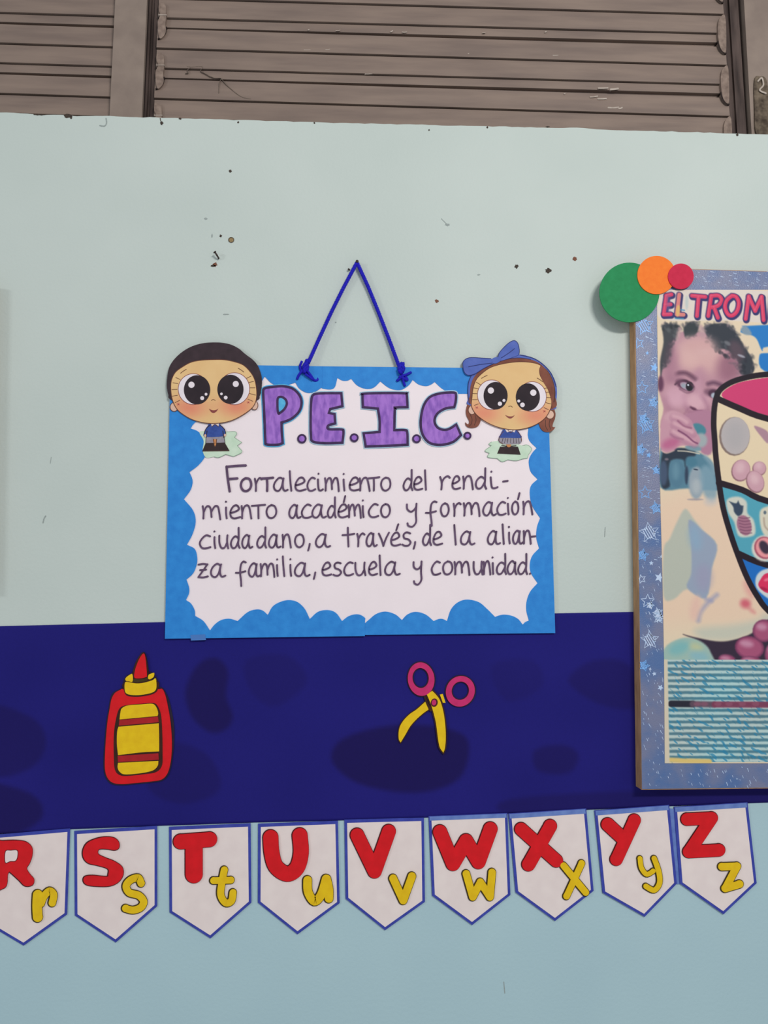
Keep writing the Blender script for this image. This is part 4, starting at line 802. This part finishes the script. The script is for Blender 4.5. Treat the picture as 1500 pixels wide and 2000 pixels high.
Ln(a5, [(835, 1392), (870, 1412), (905, 1428), (960, 1442)], 16, (88, 46, 70), 4, .9); E(a5, 890, 1455, 80, 22, 12, (150, 96, 122), 12, .8); E(a5, 700, 1150, 70, 40, 0, (160, 112, 132), 20, .5); E(a5, 900, 1230, 34, 90, -10, (200, 152, 166), 16, .6)
Ln(a5, [(620, 1330), (650, 1400), (700, 1440)], 30, (160, 108, 132), 18, .5); E(a5, 730, 1330, 80, 60, 0, (212, 164, 178), 22, .7); E(a5, 900, 860, 120, 60, 0, (206, 160, 158), 26, .7); E(a5, 820, 1000, 70, 60, 0, (216, 174, 168), 24, .7)
Ln(a5, [(735, 1095), (800, 1100), (870, 1150)], 22, (92, 58, 78), 8, .7)
# hand, cup and clothes
P6([(300, 380), (350, 420), (460, 380), (600, 400), (700, 430), (810, 520), (860, 720), (860, 790), (560, 770), (300, 760)], (88, 128, 146), 6)
P6([(320, 415), (460, 375), (620, 390), (640, 450), (560, 470), (540, 560), (520, 490), (400, 500), (380, 640), (390, 750), (310, 745)], (46, 56, 70), 6)
E(a6, 690, 40, 80, 30, 0, (130, 80, 108), 8, .8); P6([(520, 60), (800, 20), (810, 400), (700, 420), (600, 200)], (176, 124, 146), 6)
E(a6, 670, 195, 78, 58, 25, (74, 130, 144), 5); E(a6, 695, 300, 62, 70, 0, (160, 168, 170), 8); E(a6, 620, 375, 80, 30, 10, (120, 150, 160), 6)
P6([(310, 120), (350, 40), (430, 10), (540, 60), (600, 110), (640, 200), (690, 290), (660, 340), (590, 350), (480, 360), (430, 400), (350, 425), (305, 385), (295, 260)], (196, 146, 160), 5)
E(a6, 400, 330, 90, 50, -20, (184, 96, 134), 16, .85); E(a6, 420, 70, 80, 50, 0, (204, 158, 168), 14, .8); E(a6, 580, 290, 60, 26, 35, (202, 140, 166), 8, .8)
for q in ([(430, 70), (500, 90), (560, 130)], [(440, 140), (530, 185), (610, 225)], [(430, 220), (520, 270), (630, 325)]):
    Ln(a6, [(p[0], p[1]+10) for p in q], 66, (160, 104, 132), 9, .8); Ln(a6, q, 52, (206, 156, 168), 9, .9); Ln(a6, [(p[0]-4, p[1]-12) for p in q], 18, (222, 178, 184), 8, .6)
Ln(a6, [(470, 110), (530, 160), (600, 180)], 13, (142, 84, 112), 4, .9); Ln(a6, [(475, 205), (550, 250), (620, 310), (660, 330)], 14, (116, 62, 96), 3, .95); Ln(a6, [(400, 240), (440, 270), (520, 290)], 10, (150, 90, 120), 5, .7)
Ln(a6, [(310, 400), (360, 425), (430, 400)], 10, (232, 196, 178), 3, .7); Ln(a6, [(470, 403), (560, 408), (680, 432)], 11, (206, 196, 176), 2)
E(a6, 330, 620, 40, 120, 0, (76, 92, 118), 8, .8); E(a6, 460, 625, 76, 135, 0, (84, 122, 142), 6); E(a6, 450, 600, 34, 80, 0, (106, 144, 160), 14, .8); E(a6, 555, 640, 18, 90, 0, (52, 66, 86), 6)
E(a6, 650, 715, 76, 160, 0, (150, 162, 170), 8); E(a6, 770, 720, 80, 180, -12, (128, 158, 172), 12, .85); E(a6, 650, 750, 44, 70, 0, (176, 182, 184), 14, .8); E(a6, 600, 510, 60, 50, 20, (70, 118, 138), 8, .7); E(a6, 645, 585, 24, 7, 10, (48, 60, 78), 2)
Ln(a6, [(740, 460), (800, 540), (830, 620)], 30, (150, 170, 180), 8, .7); E(a6, 360, 485, 18, 12, 0, (150, 130, 140), 4, .7); E(a6, 640, 878, 80, 10, 0, (146, 140, 148), 4, .7); E(a6, 790, 900, 60, 40, 0, (196, 190, 186), 14, .7)
# folded cloth shapes in the background
P6([(540, 970), (620, 1060), (700, 1170), (850, 1320), (800, 1550), (745, 1840), (560, 1755), (430, 1852), (330, 1820), (330, 1370), (390, 1260), (460, 1100)], (180, 184, 170), 7, .95)
P6([(575, 1080), (700, 1170), (850, 1325), (800, 1550), (745, 1840), (560, 1740), (600, 1600), (600, 1350)], (146, 158, 180), 6, .9); E(a6, 640, 1250, 60, 120, -10, (138, 168, 190), 24, .7); E(a6, 720, 1640, 80, 130, 0, (156, 152, 176), 24, .7)
Ln(a6, [(850, 1810), (760, 1890), (690, 1980), (670, 2060)], 44, (164, 160, 178), 8, .8); Ln(a6, [(740, 1850), (800, 1870)], 30, (150, 152, 180), 8, .7); E(a6, 640, 1940, 50, 120, 10, (226, 184, 168), 18, .8)
E(a6, 1130, 1895, 50, 44, 20, (206, 92, 108), 14, .9); E(a6, 1190, 1960, 50, 20, 40, (214, 130, 130), 10, .6); E(a6, 1160, 1760, 30, 90, -25, (222, 150, 144), 18, .7)
# plate, grapes, melon
P7([(650, 240), (1000, 200), (1250, 150), (1350, 90), (1800, 60), (1800, 330), (1350, 200), (1190, 290), (1000, 355), (840, 355), (700, 340)], (190, 192, 176), 24, .8)
P7([(520, 295), (620, 320), (840, 362), (1000, 352), (1190, 285), (1350, 150), (1800, 0), (1800, 640), (780, 600), (770, 460), (660, 360)], (58, 46, 62), 5)
for (x, y, rx, ry) in ((1170, 425, 145, 112), (1310, 260, 110, 110), (1190, 570, 115, 62), (950, 545, 85, 52), (1400, 480, 80, 110), (1500, 300, 100, 100), (1560, 500, 110, 110), (1700, 380, 110, 110)):
    E(a7, x, y, rx, ry, 10, (104, 50, 82), 4); E(a7, x, y, rx*.9, ry*.9, 10, (166, 84, 116), 10); E(a7, x-rx*.2, y-ry*.35, rx*.45, ry*.3, 10, (204, 150, 172), 12, .8)
P7([(340, 430), (480, 340), (600, 330), (720, 380), (790, 470), (805, 620), (330, 620)], (158, 184, 172), 6); E(a7, 480, 430, 100, 60, -20, (120, 178, 180), 18, .8); E(a7, 650, 420, 60, 40, 20, (192, 194, 150), 16, .8); E(a7, 680, 510, 90, 50, 10, (136, 180, 190), 18, .8)
# block of tiny unreadable print: pale bars on teal
sl = (slice(int(1180+545/5-566), int(1180+1545/5-566)), slice(int(6), None)); T.c[sl] = np.array((112, 158, 168.)); rr = np.random.RandomState(7)
Xp, Yp = T.X[sl], T.Y[sl]; tn = np.zeros(Xp.shape)
for k in range(14):
    a = rr.uniform(-.6, .6)+.9; f = rr.uniform(.15, .8); tn += np.sin((Xp*math.cos(a)-Yp*math.sin(a)*1.0)*f+rr.uniform(0, 6.28))
tn2 = np.sin(Xp*.045+1.2)+np.sin(Yp*.05+Xp*.02)
bar = .5+.5*np.cos((Yp-Xp*.004-1295.5)/11.5*2*math.pi)
c_l = np.array((182, 204, 200.)); c_d = np.array((84, 128, 142.)); m_ = np.clip(bar*1.5-.25+tn*.04, 0, 1)[..., None]
T.c[sl] = c_d*(1-m_)+c_l*m_+(tn2*5)[..., None]*np.array((-.8, .3, .6))
mk = (np.clip(np.abs(tn)-3.3, 0, 1)*(.7))[..., None]; T.c[sl] = T.c[sl]*(1-mk)+np.array((44, 128, 166.))*mk
for k in range(45):
    x = rr.uniform(1302, 1500); y = rr.uniform(1290, 1488); T.line([(x, y), (x+rr.uniform(3, 7), y+rr.uniform(5, 10))], 1.2, (40, 110, 140), 1.6, .5, False)
T.line([(1311, 1374.5), (1353, 1375)], 13, (44, 44, 56), 3, 1, False); T.line([(1353, 1375), (1394, 1376)], 12, (100, 78, 92), 4, .95, False); T.line([(1396, 1376), (1990, 1378)], 12, (128, 62, 86), 3, .95, False)
for x in (1362, 1376, 1402, 1424, 1450, 1476): T.el(x, 1375, 7, 4, 0, (150, 90, 110), 4, .6)
T.line([(1308, 1484), (1340, 1486), (1386, 1487)], 9, (222, 192, 118), 4, 1, False)
T.poly(C([(1290, 1288), (1304, 1288), (1306, 1400), (1308, 1496), (1290, 1496)]), (214, 200, 176), 3)
# spinning top of food groups (mirrored about x=1640 beyond the frame)
CX = 1640
Lf = [(1500, 731), (1468, 735), (1432, 745), (1408, 760), (1399, 777), (1395, 800), (1394, 830), (1396, 860), (1398, 890), (1404, 940), (1412, 990), (1426, 1040), (1442, 1086), (1460, 1130), (1480, 1166), (1502, 1194), (1560, 1240), (1640, 1275)]
Rt = [(2*CX-p[0], p[1]) for p in reversed(Lf)]
T.poly(Lf+Rt+[(1640, 722)], (228, 206, 172), 1)
def below(y0, y1, col, y2=1290): # fill the top's interior between two sagging lines
    T.poly([(p[0], p[1]) for p in Lf if False]+col[1], col[0], 1)
T.poly([(1409, 772), (1432, 752), (1468, 742), (1520, 736), (1640, 730), (1760, 736), (1840, 752), (1871, 772), (1800, 815), (1640, 842), (1500, 812), (1440, 790)], (206, 66, 112), 1)
T.poly([(1405, 945), (1500, 980), (1640, 1005), (1780, 980), (1875, 945), (1856, 1040), (1836, 1088), (1780, 1110), (1640, 1135), (1500, 1105), (1444, 1084), (1424, 1035)], (84, 160, 178), 1)
T.poly([(1446, 1090), (1500, 1108), (1640, 1138), (1780, 1108), (1836, 1090), (1800, 1160), (1775, 1195), (1640, 1270), (1502, 1192), (1466, 1136)], (36, 108, 186), 1)
for q in ([(1400, 778), (1443, 797), (1500, 818), (1640, 846), (1780, 818), (1880, 778)], [(1404, 943), (1450, 957), (1500, 979), (1640, 1006), (1780, 979), (1876, 943)], [(1444, 1082), (1500, 1104), (1640, 1135), (1780, 1104), (1836, 1082)]): T.line(q, 12, (42, 32, 40), 1.5)
T.line(Lf, 11, (40, 32, 40), 1.5); T.line(Rt, 11, (40, 32, 40), 1.5); T.line([(1500, 731), (1640, 722), (1780, 731)], 10, (40, 32, 40), 1.5)
E(a6, 1022, 262, 150, 190, 0, (132, 112, 104), 3); E(a6, 1032, 255, 140, 182, 0, (184, 174, 172), 3); E(a6, 1030, 250, 100, 130, 0, (172, 166, 166), 30, .7)
P6([(1215, 170), (1250, 165), (1350, 220), (1350, 330), (1280, 260)], (172, 134, 146), 4)
for (x, y, rx, ry, ro) in ((1088, 590, 88, 104, 15), (1268, 572, 64, 66, 0), (1228, 700, 82, 108, -20)):
    E(a6, x-4, y+6, rx+4, ry+4, ro, (138, 96, 104), 3); E(a6, x, y, rx-2, ry-2, ro, (202, 156, 166), 4); E(a6, x-10, y-25, rx*.5, ry*.5, ro, (220, 182, 186), 14, .8)
# fruit with pale haloes
P6([(950, 880), (1060, 850), (1140, 900), (1150, 1010), (1210, 1080), (1225, 1210), (1150, 1245), (1060, 1230), (1020, 1100), (960, 1000)], (212, 206, 190), 6, .95)
P6([(970, 895, 1), (1035, 915), (1060, 890, 1), (1080, 930), (1110, 940, 1), (1100, 1010), (1060, 1040), (1020, 1000), (1010, 950)], (58, 72, 92), 4); E(a6, 1118, 1130, 70, 102, -18, (166, 112, 132), 4)
for k in range(6): Ln(a6, [(1060+k*5, 1050+k*30), (1110+k*5, 1062+k*30), (1170+k*4, 1055+k*30)], 7, (112, 66, 92), 3, .8)
P6([(1270, 1000), (1330, 950), (1420, 960), (1420, 1240), (1330, 1240), (1280, 1150)], (214, 206, 184), 6); Ln(a6, [(1310, 1060), (1320, 1140), (1370, 1190)], 12, (160, 136, 120), 4, .8); E(a6, 1320, 1005, 14, 18, 0, (96, 110, 120), 3)
E(a6, 1320, 1355, 130, 130, 0, (214, 208, 196), 6); E(a6, 1318, 1350, 102, 112, -25, (168, 84, 102), 4); E(a6, 1322, 1348, 88, 98, -25, (232, 150, 152), 4); E(a6, 1315, 1345, 44, 70, -30, (64, 50, 66), 6)
P6([(1230, 1720), (1240, 1620), (1320, 1560), (1480, 1560), (1500, 1800), (1400, 1860), (1290, 1800)], (206, 208, 206), 5); P6([(1255, 1710), (1275, 1660), (1330, 1600), (1440, 1610), (1440, 1780), (1340, 1790), (1280, 1750)], (216, 52, 92), 3); E(a6, 1340, 1660, 30, 14, -20, (240, 130, 150), 5, .8); E(a6, 1310, 1750, 40, 14, 20, (160, 30, 70), 5, .8)
for (x, y, c_) in ((1560, 900, (206, 150, 120)), (1640, 880, (190, 150, 90)), (1720, 900, (200, 160, 160)), (1560, 1060, (230, 180, 70)), (1640, 1070, (120, 170, 80)), (1720, 1060, (220, 110, 90)), (1600, 1190, (220, 110, 120)), (1680, 1190, (220, 190, 150))):
    T.el(x, y, 34, 30, 0, (214, 208, 190), 4); T.el(x, y, 28, 24, 0, c_, 4)
# printed title
T.poly([(1286, 566), (1310, 561), (1340, 566), (1400, 563), (1500, 568), (1760, 575), (1760, 636), (1560, 634), (1420, 626), (1290, 622)], (222, 208, 196), 3)
TL = [
 ([[(625, 430, 1), (602, 590, 1)], [(625, 430, 1), (668, 420, 1)], [(615, 508, 1), (660, 505, 1)], [(602, 592, 1), (662, 590, 1)]], (212, 60, 98)),
 ([[(735, 420, 1), (715, 590, 1)], [(715, 592, 1), (772, 594, 1)]], (214, 130, 120)),
 ([[(845, 430, 1), (960, 440, 1)], [(902, 440, 1), (888, 605, 1)]], (214, 62, 98)),
 ([[(1012, 430, 1), (985, 605, 1)], [(1012, 432), (1075, 430), (1100, 470), (1070, 515), (1015, 530)], [(1035, 530, 1), (1068, 620, 1)]], (214, 62, 98)),
 ([[(1190, 430), (1145, 470), (1130, 530), (1155, 590), (1195, 600), (1235, 560), (1248, 490), (1225, 440), (1190, 430)]], (216, 58, 96)),
 ([[(1308, 630, 1), (1335, 435, 1)], [(1335, 440, 1), (1390, 560, 1)], [(1390, 560, 1), (1445, 440, 1)], [(1445, 440, 1), (1462, 640, 1)]], (216, 66, 100)),
 ([[(1530, 440, 1), (1520, 620, 1)], [(1530, 445), (1600, 450), (1610, 510), (1580, 550), (1525, 550)]], (216, 62, 98)),
 ([[(1720, 440), (1670, 480), (1655, 540), (1680, 600), (1720, 615), (1765, 570), (1778, 500), (1755, 450), (1720, 440)]], (216, 58, 96))]
for st, c_ in TL:
    for q in st: Ln(a5, [(p[0]+6, p[1]+10)+tuple(p[2:]) for p in q], 58, (58, 54, 104), 2)
for st, c_ in TL:
    for q in st: Ln(a5, [(p[0]-4, p[1]-2)+tuple(p[2:]) for p in q], 46, (74, 56, 108), 2, .8)
    for q in st: Ln(a5, q, 33, c_, 1.5)
    for q in st: Ln(a5, [(p[0]-3, p[1]-4)+tuple(p[2:]) for p in q], 8, (232, 120, 140), 2, .5)
E(a5, 725, 560, 18, 50, 5, (222, 180, 110), 4, .9); Ln(a5, [(750, 552), (780, 556)], 10, (70, 140, 180), 2); Ln(a5, [(700, 625), (770, 628)], 12, (70, 150, 180), 2, .8); Ln(a5, [(640, 440), (640, 560)], 30, (120, 100, 150), 6, .45); E(a5, 800, 490, 14, 60, 0, (170, 190, 190), 6, .6)
T.xs = xs
save = (T.X, T.Y)
T.build('print', BD+.0006, .0006, M['printm'], pb, warp=None)
# foil stars and glints
def star(cx, cy, r, rot=0, inner=.45):
    return [(cx+(r if k % 2 == 0 else r*inner)*math.sin(rot+k*math.pi/5), cy-(r if k % 2 == 0 else r*inner)*math.cos(rot+k*math.pi/5)) for k in range(10)]
stars = [(a6, 160, 150, 90, 'h', 0), (a6, 105, 390, 60, 'h', 0), (a6, 185, 445, 28, 's', 0), (a6, 262, 590, 48, 'h', 0), (a6, 150, 810, 66, 'o', 0), (a6, 255, 960, 62, 'h', 0), (a6, 190, 1200, 100, 'h', 1), (a6, 125, 1420, 62, 'h', 0), (a6, 210, 1500, 24, 's', 1), (a6, 312, 1435, 22, 's', 1),
 (a6, 288, 1640, 50, 'f', 1), (a6, 115, 1655, 44, 'o', 1), (a6, 175, 1870, 68, 'o', 1), (a6, 275, 1985, 52, 'h', 1), (a5, 435, 690, 84, 'h', 0), (a5, 385, 840, 48, 'o', 0), (a5, 460, 925, 18, 's', 0), (a5, 522, 1050, 42, 'f', 0), (a5, 415, 1225, 56, 'o', 0), (a5, 515, 1350, 52, 'h', 0), (a5, 430, 1490, 50, 'h', 0),
 (a7, 285, 130, 62, 'h', 1), (a7, 195, 350, 92, 'h', 1), (a7, 140, 600, 56, 'h', 0), (a7, 240, 680, 24, 's', 1), (a7, 300, 815, 32, 's', 1), (a7, 200, 10, 40, 'h', 1)]
for (z_, x, y, r, kd, br) in stars:
    (cx, cy), = z_([(x, y)]); r = r/(4.412 if z_ is a5 else 5); rot = rnd.uniform(-.3, .5); q = star(cx, cy, r, rot); m = MB(); d1 = BD+.0003
    q = [(min(max(p[0], 1243+(cy-640)*.011), left_edge(cy)-.5), p[1]) for p in q]
    if kd in 'sf': m.prism(q, BD-.0002, d1)
    else:
        m.ribbon([(p[0], p[1], 1) for p in q], 1.5, BD-.0002, d1, True, n=1)
        if kd == 'h':
            for k in range(-3, 4):
                o_ = k*r*.22; l_ = math.sqrt(max(0, (r*.62)**2-o_**2)); ux, uy = .5, .866
                a_ = (cx+uy*o_-ux*l_, cy-ux*o_-uy*l_); b_ = (cx+uy*o_+ux*l_, cy-ux*o_+uy*l_)
                a_ = (max(a_[0], 1244+(cy-640)*.011), a_[1]); b_ = (min(b_[0], left_edge(cy)-1), b_[1])
                if l_ > 2 and b_[0] > a_[0]: m.ribbon([a_, b_], 1.7, BD-.0002, d1)
    m.build('star', M['foilwhite' if br else 'foilstar'], pb)
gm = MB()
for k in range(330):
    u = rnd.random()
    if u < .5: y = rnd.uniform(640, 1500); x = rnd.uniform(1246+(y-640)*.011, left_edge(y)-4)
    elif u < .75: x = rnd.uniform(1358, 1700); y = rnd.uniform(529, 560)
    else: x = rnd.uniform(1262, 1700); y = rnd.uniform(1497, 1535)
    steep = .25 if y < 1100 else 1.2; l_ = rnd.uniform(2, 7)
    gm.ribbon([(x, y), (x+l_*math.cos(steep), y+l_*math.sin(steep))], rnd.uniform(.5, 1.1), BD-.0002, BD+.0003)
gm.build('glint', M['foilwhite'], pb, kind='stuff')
for (x, y, r, m, d0, lab) in ((1229.5, 571, 58.5, 'cgreen', .0305, 'large green circle'), (1282.5, 537, 37.5, 'corange', .0325, 'middle-sized orange circle'), (1330, 539.5, 25, 'cred', .0345, 'small crimson circle')):
    MB().prism(ell(x, y, r, r*.995, n=64), d0-.0005, d0+.0018).build('paper_circle', M[m], pb, label=lab)
# unseen board added beyond the left edge to cast the shadow on the wall
nbd = thing('unseen_board', at(-250, 850, 0), 'plain brown board added out of view beyond the left edge, left of the sign', 'board')
MB().prism([(-560, 535), (-28, 548), (-40, 1150), (-570, 1160)], 0.0, .03).build('panel', M['board'], nbd)
